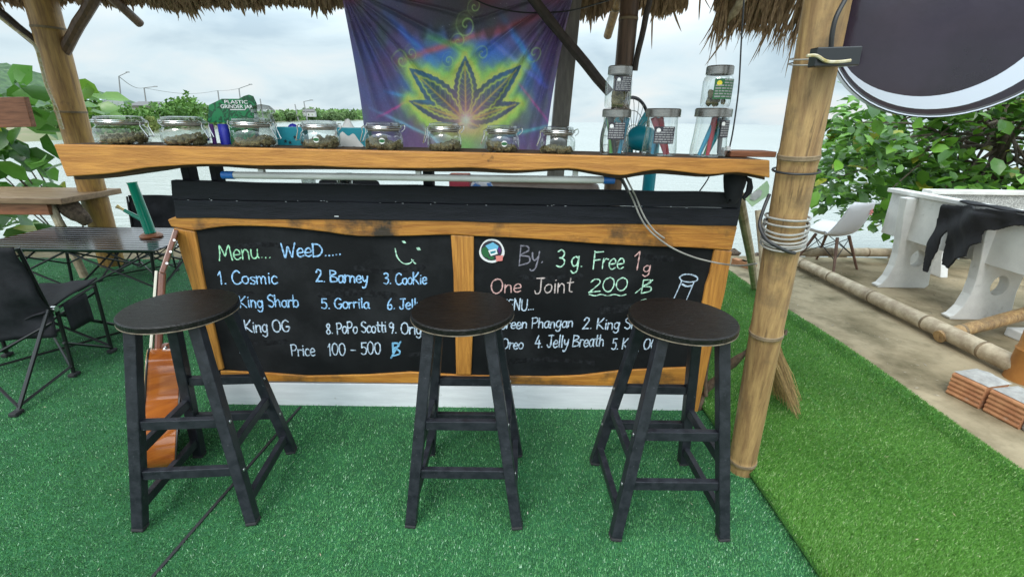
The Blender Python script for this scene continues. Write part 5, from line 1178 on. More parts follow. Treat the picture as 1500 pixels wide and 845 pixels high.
mb = MB(); q = gp(.145, .43, 0); mb.lathe([(0, .012), (.008, .010), (.005, .004), (.007, 0)], gp(.02, .483, 0), 12, gax.to_track_quat('Z', 'Y').to_matrix()); mb.blob(gp(.07, .475, -.0), .009, 8, 6); mb.build('strap_button', M['chrome'], gu, smooth=True)
# rough timber table on the far left
wt = thing('rough_table', 'rough red brown timber table with root leg at the far left', 'table', (-4.2, 4.2, 0))
zt_ = at(60, 283, 4.05).z
mb = MB(); mb.box((-4.50, 4.10, zt_-.025), (1.62, .62, .05)); mb.build('table_top', M['greybrown'], wt, bevel=.006)
mb = MB(); mb.box((-4.58, 3.86, zt_-.10), (1.42, .04, .10)); mb.build('apron', M['brownwood'], wt, bevel=.004)
mb = MB(); pts = [(-3.86, 4.0, zt_-.06), (-3.80, 3.98, zt_-.14), (-3.74, 3.98, zt_-.19), (-3.72, 4.0, zt_-.25)]; mb.tube(catmull(pts, 4), [.07, .075, .08, .08, .075, .07, .07, .065, .06, .055, .05, .045, .04], 10); mb.build('root_bracket', M['driftwood'], wt, smooth=True)
for xx, dx in ((-3.9, .12), (-5.1, -.1)):
    for yy in (3.9, 4.3):
        mb = MB(); mb.tube([(xx, yy, zt_-.05), (xx+dx, yy-.02, 0)], .032, 10); mb.build('leg', M['bamboo_grey'], wt, smooth=True)
# hanging board sign back
p = at(0, 143, 3.75); q = at(47, 187, 3.75)
hb2 = thing('hanging_board', 'red brown wooden board hanging at the left edge above the timber table', 'board', (-4.2, 3.75, 1.5))
mb = MB(); mb.prism([at(-160, 146, 3.75), at(35, 142, 3.75), at(47, 186, 3.75), at(-160, 191, 3.75)], (0, .04, 0)); mb.build('plank', M['brownwood'], hb2, bevel=.004)
for px in (-140, -40):
    a = at(px, 145, 3.77); mb = MB(); mb.tube([a, a+Vector((0, 0, 1.2))], .006, 6); mb.build('rope', M['rope'], hb2, smooth=True)

# ------------------------------------------------------------------ RIGHT GROUP
# bamboo rails lying on the slab
bamboo('bamboo_rail', [atx(1150, 383, 2.95)*1 if False else Vector((2.86, 4.62, .07)), Vector((2.90, 2.33, .07))], (.045, .055), [.1, .28, .5, .72, .9], M['bamboo_grey'], 'long weathered bamboo rail lying along the concrete slab', 'bamboo rail', n=18)
bamboo('bamboo_rail', [Vector((2.75, 4.72, .10)), Vector((4.0, 4.68, .12))], (.045, .045), [.15, .45, .75], M['bamboo_grey'], 'horizontal bamboo rail in front of the white shell chair', 'bamboo rail', n=18)
e1 = gnd(1372, 490, .16); e2 = Vector((3.55, 2.62, .36))
ea = at(1375, 493, 2.80); eb = at(1530, 452, 2.9)
bamboo('bamboo_rail', [ea, eb], (.040, .044), [.22, .85], M['bamboo'], 'yellow bamboo pole resting on the long rail before the concrete bench', 'bamboo rail', n=18)
# orange stump
sb = gnd(1492, 563); st_ = thing('timber_stump', 'orange painted timber stump behind the hollow bricks at the right edge', 'stump', sb)
mb = MB(); rr0 = .085; mb.lathe([(rr0*1.05, 0), (rr0, .05), (rr0*.95, .17), (rr0*1.0, .185), (rr0*.9, .2), (rr0*.9, .42), (0, .43)], sb+Vector((.08, .05, 0)), 20); mb.build('trunk', M['rust'], st_, smooth=True)
# hollow clay bricks bedded in mortar
def clay(ploc, rz, label, endcap=True):
    r = thing('hollow_brick', label, 'brick', ploc, 'hollow clay bricks beside the stump'); r.rotation_euler = (0, 0, rz)
    mb = MB(); w_, d_, h_ = .152, .15, .125; n_ = 5
    prof = [(-d_/2, 0)]
    for i in range(n_):
        z0 = h_*i/n_
        for q in (.08, .3, .5, .7, .92): prof.append((-d_/2-.008*math.sin(PI*q), z0+h_/n_*q))
    prof += [(-d_/2, h_), (d_/2, h_), (d_/2, 0)]
    mb.prism([(-w_/2, y_, z_) for y_, z_ in prof], (w_, 0, 0)); mb.build('clay_body', M['brick'], r, world=False, smooth=True, angle=50)
    mb = MB(); V = []
    nx_, ny_ = 12, 8
    for j_ in range(ny_+1):
        for i in range(nx_+1):
            u, v = i/nx_, j_/ny_; V.append((-w_/2-.004+(w_+.008)*u, -d_/2+.005+(d_+.01)*v, h_+.004+.022*math.sin(PI*u)**.5*math.sin(PI*v)**.5*random.uniform(.6, 1.2)))
    mb.add(V, [(j_*(nx_+1)+i, j_*(nx_+1)+i+1, (j_+1)*(nx_+1)+i+1, (j_+1)*(nx_+1)+i) for j_ in range(ny_) for i in range(nx_)]); mb.build('mortar_cap', M['mortar'], r, world=False, smooth='full')
    if endcap:
        mb = MB(); mb.box((w_/2+.035, 0, h_*.45), (.066, d_*.98, h_*.9)); mb.build('mortar_end', M['mortar'], r, world=False, bevel=.014)
    return r
clay((2.445, 2.125, 0), R(-77), 'ribbed hollow clay brick farther from the viewer, bedded in mortar', False)
clay((2.485, 1.955, 0), R(-80), 'ribbed hollow clay brick nearer the viewer, with thick grey mortar end')
for k_, (px, py, lb_) in enumerate(((1084, 389, 'small red brick lying on the slab edge beyond the bar, left one'), (1094, 392, 'small red brick lying on the slab edge beyond the bar, right one'))):
    p = gnd(px, py); mb = MB(); mb.box(p+Vector((0, 0, .03)), (.07, .16, .06), Matrix.Rotation(R(30), 3, 'Z')); tag(mb.build('loose_brick', M['brick'], bevel=.004), lb_, 'brick', 'loose red bricks')
# concrete bench: backrest towards us
bn = thing('concrete_bench', 'white cast concrete bench with round holes in its legs, jacket over its back', 'bench', (3.5, 3.3, 0))
XP = 3.36
def benchleg(x0, y0, parent, name='leg', sgn=1):
    pr = [(0, 0), (.42, 0), (.445, .03), (.43, .12), (.415, .22), (.42, .32), (.43, .40), (.43, .44), (.28, .44), (.24, .60), (.20, .79), (.02, .79), (.04, .62), (.072, .44), (.088, .31), (.085, .20), (.062, .10), (.02, .035), (-.012, .022)]
    # outer ring cut with a round hole: bridge the polygon to the hole
    hole = [(.272+.062*math.cos(t), .27+.075*math.sin(t)) for t in np.linspace(PI/2, PI/2-2*PI, 25)]
    pr2 = [(x0+p, y0, z) for p, z in pr]
    import bmesh
    bm = bmesh.new()
    th2 = .075
    def loop(pts, y_): return [bm.verts.new((a, y_, b)) for a, b in pts]
    for y_ in (y0, y0+th2):
        o1 = loop([(x0+sgn*p, z) for p, z in pr], y_); h1_ = loop([(x0+sgn*p, z) for p, z in hole[:-1]], y_)
        es = [bm.edges.new((l[i], l[(i+1) % len(l)])) for l in (o1, h1_) for i in range(len(l))]
        bmesh.ops.triangle_fill(bm, use_beauty=True, edges=es)
        if y_ == y0: f1 = (o1, h1_)
        else: f2 = (o1, h1_)
    for l1, l2 in zip(f1, f2):
        for i in range(len(l1)): bm.faces.new((l1[i], l1[(i+1) % len(l1)], l2[(i+1) % len(l1)], l2[i]))
    mb = MB(); bm.verts.index_update(); mb.add([v.co for v in bm.verts], [[v.index for v in f.verts] for f in bm.faces]); bm.free()
    return mb.build(name, M['concrete_white'], parent, bevel=.006)
benchleg(3.255, 3.905, bn); benchleg(3.275, 3.20, bn)
yA, yB = 4.20, 2.55; zb0, zb1 = .435, .80
mb = MB(); mb.box((XP+.045, (yA+yB)/2, (zb0+zb1)/2), (.055, yA-yB, zb1-zb0)); mb.build('backrest', M['concrete_white'], bn, bevel=.005)
mb = MB(); mb.box((XP+.04, (yA+yB)/2, zb1+.016), (.10, yA-yB+.06, .034)); mb.build('cap', M['concrete_white'], bn, bevel=.006)
mb = MB(); mb.box((XP+.30, (yA+yB)/2, .465), (.40, yA-yB, .05)); mb.build('seat', M['concrete_white'], bn, bevel=.006)
# second bench beyond with terrazzo back
b2n = thing('concrete_bench', 'concrete bench with speckled terrazzo backrest farther back at the right', 'bench', (4.9, 4.4, 0))
p0, p1 = at(1366, 284, 4.25), at(1366, 330, 4.25)
mb = MB(); mb.box((p0.x+.80, 4.28, (p0.z+.43)/2), (1.60, .06, p0.z-.43)); mb.build('backrest', M['terrazzo'], b2n, bevel=.003)
mb = MB(); mb.box((p0.x+.80, 4.28, p0.z+.016), (1.66, .11, .034)); mb.box((p0.x-.012, 4.28, (p0.z+.43)/2), (.03, .075, p0.z-.43)); mb.build('frame', M['concrete_white'], b2n, bevel=.004)
mb = MB(); mb.box((p0.x+.80, 4.50, .465), (1.6, .40, .05)); mb.build('seat', M['concrete_white'], b2n, bevel=.006)
for xx in (p0.x+.3, p0.x+1.3):
    mb = MB(); mb.prism([(xx, 4.22, 0), (xx, 4.72, 0), (xx, 4.66, .25), (xx, 4.68, .44), (xx, 4.33, .44), (xx, 4.33, .43), (xx, 4.30, .43), (xx, 4.28, .2)], (.07, 0, 0)); mb.build('leg', M['concrete_white'], b2n, bevel=.006)
# another white foot at the frame edge (table slab foot)
tf = thing('concrete_table', 'white concrete table foot at the right edge beyond the yellow bamboo pole', 'table', (3.75, 2.75, 0))
cf = gnd(1490, 498); mb = MB(); mb.box((cf.x+.24, cf.y+.02, .03), (.5, .13, .06)); mb.build('foot', M['concrete_white'], tf, bevel=.006)
mb = MB(); mb.lathe([(.16, .06), (.10, .2), (.10, .6), (.16, .70)], (cf.x+.5, cf.y+.02, 0), 20); mb.build('pedestal', M['concrete_white'], tf, smooth=True)
mb = MB(); mb.lathe([(0, .70), (.33, .70), (.34, .72), (.34, .75), (0, .752)], (cf.x+.62, cf.y+.1, 0), 40); mb.build('table_top', M['terrazzo'], tf, smooth=True)
# jacket over the bench back
def inpoly(x, y, P):
    r_ = False; j_ = len(P)-1
    for i in range(len(P)):
        if (P[i][1] > y) != (P[j_][1] > y) and x < (P[j_][0]-P[i][0])*(y-P[i][1])/(P[j_][1]-P[i][1])+P[i][0]: r_ = not r_
        j_ = i
    return r_
JP = [(1388, 300), (1410, 301), (1433, 300), (1448, 306), (1470, 305), (1500, 312), (1530, 322), (1530, 332), (1490, 332), (1468, 339), (1460, 338), (1455, 345), (1455, 357), (1442, 361), (1438, 376), (1412, 383), (1400, 394), (1385, 388), (1392, 366), (1399, 338), (1392, 345), (1380, 372), (1373, 387), (1367, 400), (1361, 398), (1362, 382), (1368, 355), (1378, 325)]
JQ = [atx(x, y, XP-.012) for x, y in JP]; JYZ = [(p.y, p.z) for p in JQ]
step = .007; ys_ = [p[0] for p in JYZ]; zs_2 = [p[1] for p in JYZ]
idx = {}; V = []; F = []
ztop = zb1+.037
def jz(y_, z_):
    nz_ = .5+.5*math.sin(y_*17+z_*11+1.2*math.sin(z_*9)); fold = .028*nz_*(1 if z_ < ztop-.05 else .4) + .005*math.sin(y_*43-z_*31)
    return fold + .065*math.exp(-((y_-3.24)/.13)**2)
def jv(i, k_):
    if (i, k_) not in idx:
        y_, z_ = i*step, k_*step; idx[(i, k_)] = len(V); V.append((XP-.030-jz(y_, z_), y_, min(z_, ztop+.006+.006*math.sin(y_*30))))
    return idx[(i, k_)]
for i in range(int(min(ys_)/step)-1, int(max(ys_)/step)+2):
    for k_ in range(int(min(zs_2)/step)-1, int(max(zs_2)/step)+2):
        if inpoly((i+.5)*step, (k_+.5)*step, JYZ): F.append((jv(i, k_), jv(i+1, k_), jv(i+1, k_+1), jv(i, k_+1)))
# over the cap and down the far side
yy_ = np.linspace(2.62, 3.52, 60); n0 = len(V)
for i, y_ in enumerate(yy_):
    for k_, (dx, dz) in enumerate(((-.036, -.012), (-.02, .004), (.02, .007), (.07, .006), (.105, 0), (.112, -.10), (.115, -.22))):
        V.append((XP+dx+.004*math.sin(y_*40+k_), y_, ztop+dz+.006*math.sin(y_*27+k_)))
F += [(n0+i*7+k_, n0+(i+1)*7+k_, n0+(i+1)*7+k_+1, n0+i*7+k_+1) for i in range(59) for k_ in range(6)]
mb = MB(); mb.add(V, F); jk = mb.build('jacket', M['jacket'], smooth='full'); sm_ = jk.modifiers.new('smooth', 'SMOOTH'); sm_.factor = .5; sm_.iterations = 7; q = jk.modifiers.new('s', 'SOLIDIFY'); q.thickness = .014; q2 = jk.modifiers.new('sub', 'SUBSURF'); q2.levels = q2.render_levels = 1
tag(jk, 'black jacket draped over the back of the white concrete bench', 'jacket')
# white shell chair
cc = gnd(1243, 395); cc = Vector((cc.x-.20, cc.y+.10, 0))
scn = thing('shell_chair', 'white plastic shell chair with dark wooden legs in front of the tree', 'chair', cc)
fw = Vector((-.48, .88, 0)).normalized(); sd2 = Vector((fw.y, -fw.x, 0))
pf = catmull([(.27, .335, 0), (.23, .355, 0), (.10, .345, 0), (-.06, .335, 0), (-.16, .365, 0), (-.225, .45, 0), (-.27, .57, 0), (-.30, .69, 0)], 4)
V = []; nu = 17
for i, p in enumerate(pf):
    t = i/(len(pf)-1); wd = (.245+.03*math.sin(PI*min(1, t*1.15)))*(1-.16*max(0, t-.6)/.4) * (1 if t > .06 else .9) * (1-.25*max(0, t-.93)/.07)
    for k_ in range(nu):
        u = -1+2*k_/(nu-1); lift = .07*abs(u)**3*(1-abs(t-.35)*.8)
        V.append(cc + sd2*wd*u + fw*(p.x + (.085*u*u if t > .5 else .03*u*u)*min(1, t*1.4)) + Vector((0, 0, p.y + lift*(1 if t < .55 else .2))))
mb = MB(); mb.add(V, [(i*nu+k_, i*nu+k_+1, (i+1)*nu+k_+1, (i+1)*nu+k_) for i in range(len(pf)-1) for k_ in range(nu-1)])
sho = mb.build('shell', M['shell'], scn, smooth='full'); q = sho.modifiers.new('s', 'SOLIDIFY'); q.thickness = .007
for sx_ in (-1, 1):
    for sy_ in (-1, 1):
        mb = MB(); mb.tube([cc + sd2*sx_*.10 + fw*(sy_*.10-.02) + Vector((0, 0, .335)), cc + sd2*sx_*.21 + fw*(sy_*.20-.02)], [.015, .011], 10); mb.build('leg', M['legwood'], scn, smooth=True)
mb = MB()
for a_, b_ in (((-1, -1), (1, -1)), ((-1, 1), (1, 1)), ((-1, -1), (-1, 1)), ((1, -1), (1, 1))):
    def lp2(s_, z): 
        k_ = (1-z/.335); return cc + sd2*s_[0]*(.10+.11*k_) + fw*(s_[1]*(.10+.10*k_)-.02) + Vector((0, 0, z))
    mb.tube([lp2(a_, .31), lp2(b_, .13)], .004, 6); mb.tube([lp2(b_, .31), lp2(a_, .13)], .004, 6)
mb.build('wire_brace', M['tube'], scn, smooth=True)
mk = MB(); ctr = cc - fw*.285 + Vector((0, 0, .60)) + sd2*.03
for k_ in range(5):
    a_ = 2*PI*k_/5; dd = sd2*math.cos(a_)*.035 + Vector((0, 0, math.sin(a_)*.035)); nn = sd2*(-math.sin(a_))*.008 + Vector((0, 0, math.cos(a_)*.008))
    mk.prism([ctr-nn*.3, ctr+dd*.6-nn, ctr+dd, ctr+dd*.6+nn], -fw*.004)
mk.build('printed_mark', M['redpaint'], sho)

# ------------------------------------------------------------------ FOLIAGE
def leaves(name, centers, size, m, parent, c_lo, c_hi, hang=0.3, aspect=.55, up=.6):
    n = len(centers); Cn = np.asarray(centers, np.float32)
    ax = rng.normal(0, 1, (n, 3)); ax[:, 2] = ax[:, 2]*.5 - hang; ax /= np.linalg.norm(ax, axis=1)[:, None]
    nr = rng.normal(0, 1, (n, 3))*(1-up); nr[:, 2] += up; sdv = np.cross(ax, nr); sdv /= np.linalg.norm(sdv, axis=1)[:, None]+1e-6; nr = np.cross(sdv, ax)
    L_ = size*rng.uniform(.6, 1.25, n)[:, None]; W_ = L_*aspect
    # 8 verts: base, 2 low, 2 mid, tip + midrib 2 -> folded leaf
    def P(u, s_, dz): return Cn + ax*L_*u + sdv*W_*s_ + nr*L_*dz
    V = np.stack([P(0, 0, 0), P(.3, -.38, .07), P(.3, 0, 0), P(.3, .38, .07), P(.68, -.44, .04), P(.68, 0, -.04), P(.68, .44, .04), P(1, 0, -.14)], 1)
    f = np.array([[0, 2, 1, 1], [0, 3, 2, 2], [1, 2, 5, 4], [2, 3, 6, 5], [4, 5, 7, 7], [5, 6, 7, 7]])
    tri = np.array([[0, 2, 1], [0, 3, 2], [1, 2, 5], [1, 5, 4], [2, 3, 6], [2, 6, 5], [4, 5, 7], [5, 6, 7]])
    F = (np.arange(n)[:, None, None]*8 + tri[None]).reshape(-1, 3)
    t = rng.random(n)[:, None]**1.5; C = np.array(c_lo)*(1-t)+np.array(c_hi)*t
    yl = rng.random(n)[:, None] < .03; C = np.where(yl, np.array([.28, .30, .03]), C)
    return raw(name, V.reshape(-1, 3), F, m, parent, np.repeat(C, 8, 0), smooth=False)
# sea almond tree, right
tree = thing('broadleaf_tree', 'broad leaved green tree overhanging the water at the right', 'tree', (7.2, 7.0, -.9))
root = Vector((7.2, 7.0, -.9))
mb = MB(); tips = []
mb.tube(catmull([root, root+Vector((-.1, 0, 1.0)), root+Vector((-.3, -.1, 1.9)), root+Vector((-.4, -.1, 2.9))], 4), [.16-.008*i for i in range(13)], 10); mb.build('trunk', M['twig'], tree, smooth=True)
cent = []
mb = MB()
for i in range(130):
    # branch tips inside a sprawling crown
    while True:
        px = random.uniform(1190, 1720); py = random.uniform(118, 345); Yd = random.uniform(5.3, 8.4)
        e_ = ((px-1450)/270)**2 + ((py-225)/125)**2
        lim = 125 + (max(0, 1290-px))*.55
        if e_ < 1.05 and py > lim-8 and not (px < 1215 and py < 250) and not (px > 1290 and py > 325): break
    tip = at(px, py, Yd); st0_ = root+Vector((-.35, -.1, random.uniform(1.4, 2.9))); mid = st0_.lerp(tip, .55)+Vector((0, 0, random.uniform(-.1, .25)))
    if i % 2 == 0: mb.tube(catmull([st0_, mid, tip], 3), [.03, .026, .02, .017, .013, .009, .005], 5)
    nl = random.randint(32, 56)
    for _ in range(nl):
        d_ = Vector((random.gauss(0, .19), random.gauss(0, .19), random.gauss(0, .12))); cent.append(tip+d_)
mb.build('branches', M['twig'], tree, smooth=True)
leaves('crown', cent, .19, M['leaf'], tree, (.032, .10, .014), (.20, .42, .05), .25, .64, .75)
# bush, left
def bush(name, label, base_, pxr, pyr, Yr, n, size, c_lo, c_hi, keep=None):
    t = thing(name, label, 'shrub', base_); cent = []; mb = MB(); b0 = Vector(base_)
    for i in range(n):
        for _ in range(60):
            px, py, Yd = random.uniform(*pxr), random.uniform(*pyr), random.uniform(*Yr)
            if keep is None or keep(px, py): break
        tip = at(px, py, Yd)
        if i % 7 == 0 and n > 20: mb.tube(catmull([b0+Vector((random.uniform(-.15, .15), 0, 0)), b0.lerp(tip, .55)+Vector((random.uniform(-.2, .2), .1, .2)), tip], 3), [.010, .009, .008, .007, .006, .004, .003], 5)
        for _ in range(3): cent.append(tip+Vector((random.gauss(0, .10), random.gauss(0, .10), random.gauss(0, .07))))
    mb.build('stems', M['twig'], t, smooth=True); leaves('foliage', cent, size, M['leaf'], t, c_lo, c_hi, .35, .72, .45)
bush('leafy_shrub', 'large leaved green shrub behind the timber table at the left edge', (-5.0, 5.2, -.25), (-90, 78), (125, 335), (4.5, 5.2), 60, .26, (.03, .10, .014), (.12, .30, .04), lambda x, y: (x < 78-abs(y-170)*.05) and not (30 < x and 215 < y < 235) and (y < 212 or x < 66) and not (y > 285 and x > 40))
bush('leafy_shrub', 'yellow green leaves showing just right of the yellow bamboo post', (-4.6, 5.5, -.3), (105, 140), (125, 178), (5.2, 5.6), 9, .24, (.06, .16, .02), (.2, .36, .05))
bush('leafy_shrub', 'small green sprig under the timber table edge', (-4.4, 4.9, -.1), (5, 42), (322, 352), (4.7, 5.0), 6, .22, (.06, .17, .02), (.2, .36, .05))

# ------------------------------------------------------------------ FAR SHORE
def seaat(px, py):
    return gnd(px, py, SEA)
# low land on the far side
V = []; F = []
shore_px = [(-260, 215), (-60, 212), (60, 207), (130, 203), (180, 199), (230, 194.5), (290, 189.5), (340, 184.5), (400, 179.6), (460, 177.4), (520, 176.6), (600, 176.4)]
rows = []
for px, py in shore_px:
    a_ = seaat(px, py); dir_ = Vector((a_.x, a_.y, 0)).normalized(); rows.append((a_, dir_))
n_ = 5
for a_, d_ in rows:
    D = Vector((a_.x, a_.y, 0)).length
    for k_, (dd, hh) in enumerate(((-.02, -.3), (.0, .02), (.04, .6), (.3, 1.2), (1.5, 2.0))): V.append((a_.x+d_.x*D*dd, a_.y+d_.y*D*dd, SEA+hh*(1+D/400)*.8))
F = [(i*n_+k_, (i+1)*n_+k_, (i+1)*n_+k_+1, i*n_+k_+1) for i in range(len(rows)-1) for k_ in range(n_-1)]
shore_m = mat('far_bank', (.20, .16, .10), (.10, .13, .05), .12, rough=.9, c3=(.3, .26, .2), spots=.08, spot_lo=.55, spot_hi=.62)
raw('terrain', V, F, shore_m)['kind'] = 'structure'
# hill
nx, ny = 190, 60; V = []
for j in range(ny+1):
    for i in range(nx+1):
        u, v = i/nx, j/ny; X_ = -900+730*u; Y_ = 330+220*v
        prof = 50*math.exp(-((X_+520)/118)**2)
        h = prof*math.sin(PI*min(1, v*.75+.0)) + prof/60*(3*math.sin(X_*.09+v*6)*math.sin(Y_*.11) + random.uniform(-3.0, 3.0))
        V.append((X_, Y_, SEA-1+max(0, h)*(1 if v > 0 else 0)))
F = [(j*(nx+1)+i, j*(nx+1)+i+1, (j+1)*(nx+1)+i+1, (j+1)*(nx+1)+i) for j in range(ny) for i in range(nx)]
hill_m = mat('forest_hill', (.018, .05, .02), (.07, .125, .05), .16, rough=.9, bump=1, bscale=.2, c3=(.14, .16, .10), spots=.03, spot_lo=.6, spot_hi=.66)
raw('hill', V, F, hill_m)['kind'] = 'structure'
def crownmesh(c, rx, rz, n, s, lo, hi, parent, name='crown'):
    c = np.array(c); d = rng.normal(0, 1, (n, 3)); d /= np.linalg.norm(d, axis=1)[:, None]; rad = rng.uniform(.45, 1.0, n)[:, None]
    lump = 1+.22*np.sin(d[:, :1]*5+c[0])*np.sin(d[:, 2:]*6+c[1])
    P = c + d*rad*lump*np.array([rx, rx, rz])
    a1 = rng.normal(0, 1, (n, 3)); a1 /= np.linalg.norm(a1, axis=1)[:, None]; a2 = np.cross(a1, rng.normal(0, 1, (n, 3))); a2 /= np.linalg.norm(a2, axis=1)[:, None]+1e-6
    sz = s*rng.uniform(.5, 1.3, n)[:, None]
    V = np.stack([P-a1*sz, P+a2*sz*.6, P+a1*sz, P-a2*sz*.6], 1).reshape(-1, 3)
    F = np.arange(n*4).reshape(-1, 4); t = rng.random(n)[:, None]; C = np.array(lo)*(1-t)+np.array(hi)*t
    return raw(name, V, F, M['fartree'], parent, np.repeat(C, 4, 0))
def fartree(px, pybase, pytop, wpx, label, lo=(.035, .10, .015), hi=(.12, .24, .04), n=500, back=1.05, tall=False):
    b = seaat(px, pybase)*1.0; b = Vector((b.x*back, b.y*back, SEA+.4)); Y_ = b.y
    top_ = at(px, pytop, Y_).z; wd = abs(at(px+wpx/2, pytop, Y_).x - at(px, pytop, Y_).x)
    H = top_-b.z; t = thing('shore_tree', label, 'tree', b, 'trees along the far shore')
    mb = MB(); mb.tube([b, b+Vector((0, 0, H*.5))], [H*.03, H*.015], 6); mb.build('trunk', M['twig'], t)
    rz_ = H*.5
    crownmesh((b.x, b.y, b.z+H-rz_*1.0), wd, rz_, n, max(wd, rz_)*.16, lo, hi, t)
FT = [(118, 199, 128, 34, 'dark shore tree just right of the yellow bamboo post', (.03, .075, .02), (.08, .15, .04)), (145, 199, 141, 30, 'shore tree under the pale roof', (.035, .10, .015), (.13, .25, .045)), (168, 197, 147, 36, 'shore tree behind the leftmost jar', (.06, .16, .02), (.16, .32, .06)), (190, 196, 152, 34, 'bright low shore tree just right of the first lamp pole', (.06, .15, .02), (.17, .32, .06)),
      (212, 195, 158, 40, 'low bushy shore tree between the two lamp poles', (.05, .13, .02), (.15, .28, .05)), (236, 193, 152, 44, 'shore tree above the second jar', (.045, .12, .015), (.14, .28, .05)), (262, 191, 146, 42, 'shore tree left of the tallest bright one', (.04, .12, .015), (.13, .26, .045)), (281, 190, 137, 42, 'tallest bright green shore tree, left of the green carton', (.06, .15, .02), (.17, .33, .06)), (306, 188, 152, 36, 'shore tree half behind the green carton', (.05, .12, .02), (.14, .26, .05)), (226, 200, 170, 22, 'small yellowish bush at the water edge behind the second jar', (.12, .15, .03), (.26, .30, .08)),
      (332, 187, 150, 36, 'shore tree whose top shows over the left of the green carton', (.05, .12, .02), (.14, .26, .05)), (352, 185, 147, 24, 'shore tree whose top shows over the middle of the green carton', (.05, .12, .02), (.14, .26, .05)), (425, 179, 163, 34, 'small distant tree above the teal starred carton', (.07, .13, .04), (.16, .24, .08)), (458, 178, 158, 30, 'distant round tree above the fourth jar', (.07, .15, .04), (.17, .28, .08)), (487, 177.6, 164, 34, 'distant low tree right of the round one', (.08, .14, .05), (.17, .25, .09)), (512, 177.2, 162, 26, 'distant tree at the tapestry left edge', (.07, .13, .04), (.15, .24, .08)), (398, 180, 166, 26, 'distant bush left of the teal starred carton', (.07, .12, .04), (.15, .22, .07)), (92, 204, 150, 40, 'shore tree behind the yellow bamboo post', (.04, .1, .02), (.12, .22, .04))]
for px, pb, pt, wp, lb_, lo, hi in FT: fartree(px, pb, pt, wp, lb_, lo, hi)
# low growth filling the bank
V = []; C = []
for i in range(5200):
    px = random.uniform(100, 540); pb = np.interp(px, [a for a, b in shore_px], [b for a, b in shore_px]); b = seaat(px, pb)*random.uniform(1.02, 1.12)
    D = b.length; s_ = D*.0045*random.uniform(.5, 1.3); p = Vector((b.x, b.y, SEA+.3+random.random()**1.5*D*.018)); a1 = Vector((random.gauss(0, 1), random.gauss(0, 1), random.gauss(0, 1))).normalized(); a2 = a1.orthogonal().normalized()
    V += [tuple(p-a1*s_), tuple(p+a2*s_*.6), tuple(p+a1*s_), tuple(p-a2*s_*.6)]; t = random.random(); cc_ = (.05+.10*t, .11+.17*t, .02+.04*t); C += [cc_]*4
o = raw('undergrowth', V, np.arange(len(V)).reshape(-1, 4), M['fartree'], colors=C); tag(o, 'mass of low green scrub along the far bank', 'undergrowth', kind='stuff')
# houses
def house(px0, px1, py0, py1, Yd, m, label):
    p, q = at(px0, py0, Yd), at(px1, py1, Yd); t = thing('shore_house', label, 'house', ((p.x+q.x)/2, Yd, q.z)); h = (p.z-q.z)
    mb = MB(); mb.box(((p.x+q.x)/2, Yd+2, q.z-h*.8), ((q.x-p.x)*.85, 4, h*2.4)); mb.build('wall', M['wallpale'], t)
    mb = MB(); mb.prism([(p.x, Yd-.5, q.z), (q.x, Yd-.5, q.z), (q.x-.1*(q.x-p.x), Yd+2, p.z), (p.x+.1*(q.x-p.x), Yd+2, p.z)], (0, 0, .25)); mb.build('roof', m, t)
house(112, 152, 141, 150, 72, M['roofgrey'], 'house with pale grey roof on the far shore beside the bamboo post')
house(188, 232, 150, 157, 95, M['roofdark'], 'low dark roofed house between the two lamp poles')
house(440, 462, 160, 164, 420, M['roofdark'], 'distant dark roofed building above the fourth jar')
# utility poles and wires
polet = []
for px, pt, pb, Yd, lb_, arm in ((176, 112, 165, 80, 'tallest far lamp pole, leaning beside the bright shore tree', (187, 106)), (213, 129, 165, 100, 'second lamp pole, short arm to the right', (228, 127)), (321, 133, 170, 130, 'thin pole just above the left of the green carton', None), (352, 130, 170, 130, 'lamp pole with long arm above the green carton', (367, 124)), (383, 145, 176, 190, 'thin distant pole right of the green carton', None), (434, 153, 176, 320, 'distant pole left of the distant round tree', None), (447, 149, 176, 320, 'taller distant pole beside the round tree', (456, 147))):
    t_p, b_p = at(px-2, pt, Yd), at(px+3, pb, Yd); t = thing('utility_pole', lb_, 'utility pole', b_p, 'utility poles along the far shore'); r_ = Yd*.0012
    mb = MB(); mb.tube([b_p, t_p], [r_*1.2, r_*.9], 6); mb.build('pole', M['pole'], t)
    if arm: mb = MB(); a_ = at(arm[0], arm[1], Yd); mb.tube([t_p, a_], r_*.6, 5); mb.box(a_, (r_*5, r_*2, r_*1.4)); mb.build('lamp_arm', M['pole'], t)
    polet.append((t_p, r_))
for i, j_, lb_ in ((0, 1, 'wire between the two left lamp poles'), (1, 2, 'long sagging wire from the second lamp pole to the thin pole'), (2, 3, 'wire above the green carton between thin pole and long armed pole')):
    a_, b_ = polet[i][0], polet[j_][0]; mb = MB(); mb.tube([a_.lerp(b_, t)+Vector((0, 0, -.06*(a_-b_).length*.5*math.sin(PI*t))) for t in np.linspace(0, 1, 13)], .05, 4); tag(mb.build('power_line', M['pole']), lb_, 'wire')
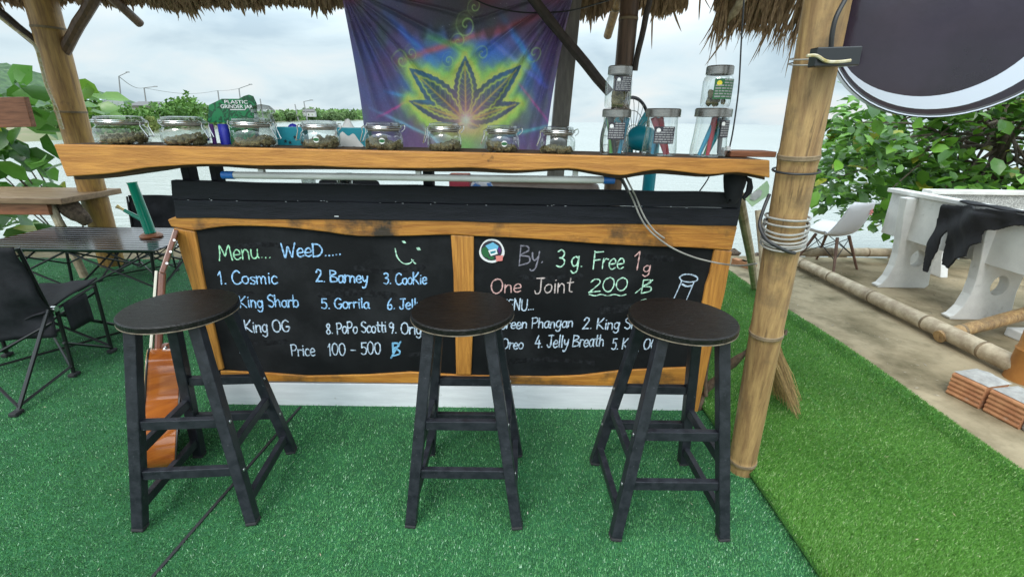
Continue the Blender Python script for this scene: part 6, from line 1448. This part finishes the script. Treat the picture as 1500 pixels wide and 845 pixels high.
# orange boat on the bank
p = seaat(136, 196); bt = MB(); Lb = 3.2
sec = []
for i in range(9):
    t = i/8; wd = .55*math.sin(PI*(.1+.8*t)); x_ = p.x-1.6+Lb*t; rise = .25*(2*t-1)**4
    sec += [(x_, p.y-wd, SEA+.75+rise), (x_, p.y-wd*.6, SEA+.2), (x_, p.y+wd*.6, SEA+.2), (x_, p.y+wd, SEA+.75+rise)]
bt.add(sec, [(i*4+k_, (i+1)*4+k_, (i+1)*4+k_+1, i*4+k_+1) for i in range(8) for k_ in range(3)] + [(0, 1, 2, 3), (32, 33, 34, 35)])
bo2 = bt.build('rowing_boat', M['orange']); q = bo2.modifiers.new('s', 'SOLIDIFY'); q.thickness = .06; tag(bo2, 'orange boat pulled up on the far bank beside the bamboo post', 'boat')
def litter(name, n, fn, smin, smax, m, label, cat):
    mb = MB()
    for i in range(n):
        x_, y_, z_ = fn(); q = random.uniform(smin, smax); a_ = random.uniform(0, 6.28); e_ = random.choice((1, 1, 1.6, 4))
        d_ = Vector((math.cos(a_), math.sin(a_), 0))*q*e_; n_ = Vector((-math.sin(a_), math.cos(a_), 0))*q*random.uniform(.5, 1); c_ = Vector((x_, y_, z_)); u_ = Vector((0, 0, q*.6))
        mb.add([c_-d_, c_+n_, c_+d_, c_-n_, c_+u_], [(0, 1, 4), (1, 2, 4), (2, 3, 4), (3, 0, 4)])
    return tag(mb.build(name, m), label, cat, kind='stuff')
random.seed(21)
litter('turf_litter', 230, lambda: (random.uniform(-2.6, 1.0), 1/(1/.95-random.random()*(1/.95-1/3.2)), .014), .0008, .0022, mat('pale_flecks', (.62, .60, .5), (.40, .33, .2), 50, rough=.9), 'tiny pale flecks and straw bits scattered on the emerald turf', 'litter')
litter('turf_litter', 110, lambda: (random.uniform(1.1, 2.05), random.uniform(1.0, 3.4), .026), .0008, .0024, mat('straw_flecks', (.55, .50, .34), (.36, .30, .17), 50, rough=.9), 'tiny straw bits scattered on the bright right hand mat', 'litter')
litter('slab_grit', 900, lambda: (random.uniform(2.14, 4.6), random.uniform(1.4, 4.8), .001), .0015, .006, mat('grit', (.16, .13, .09), (.42, .37, .29), 40, rough=.9), 'loose grit and small pebbles on the concrete slab', 'grit')
# beach debris: stones behind the deck edge
random.seed(5)
for i in range(14):
    x_ = random.choice([random.uniform(2.6, 4.6), random.uniform(-3.8, -1.4)]); y_ = random.uniform(4.95, 5.4); mb = MB(); mb.blob((x_, y_, -.1), random.uniform(.04, .10), 9, 6, .2, (1, 1, .6))
    tag(mb.build('shore_stone', M['driftwood'], smooth='full'), 'grey brown stone lying on the sand just beyond the deck', 'stone', 'stones on the sand beyond the deck')
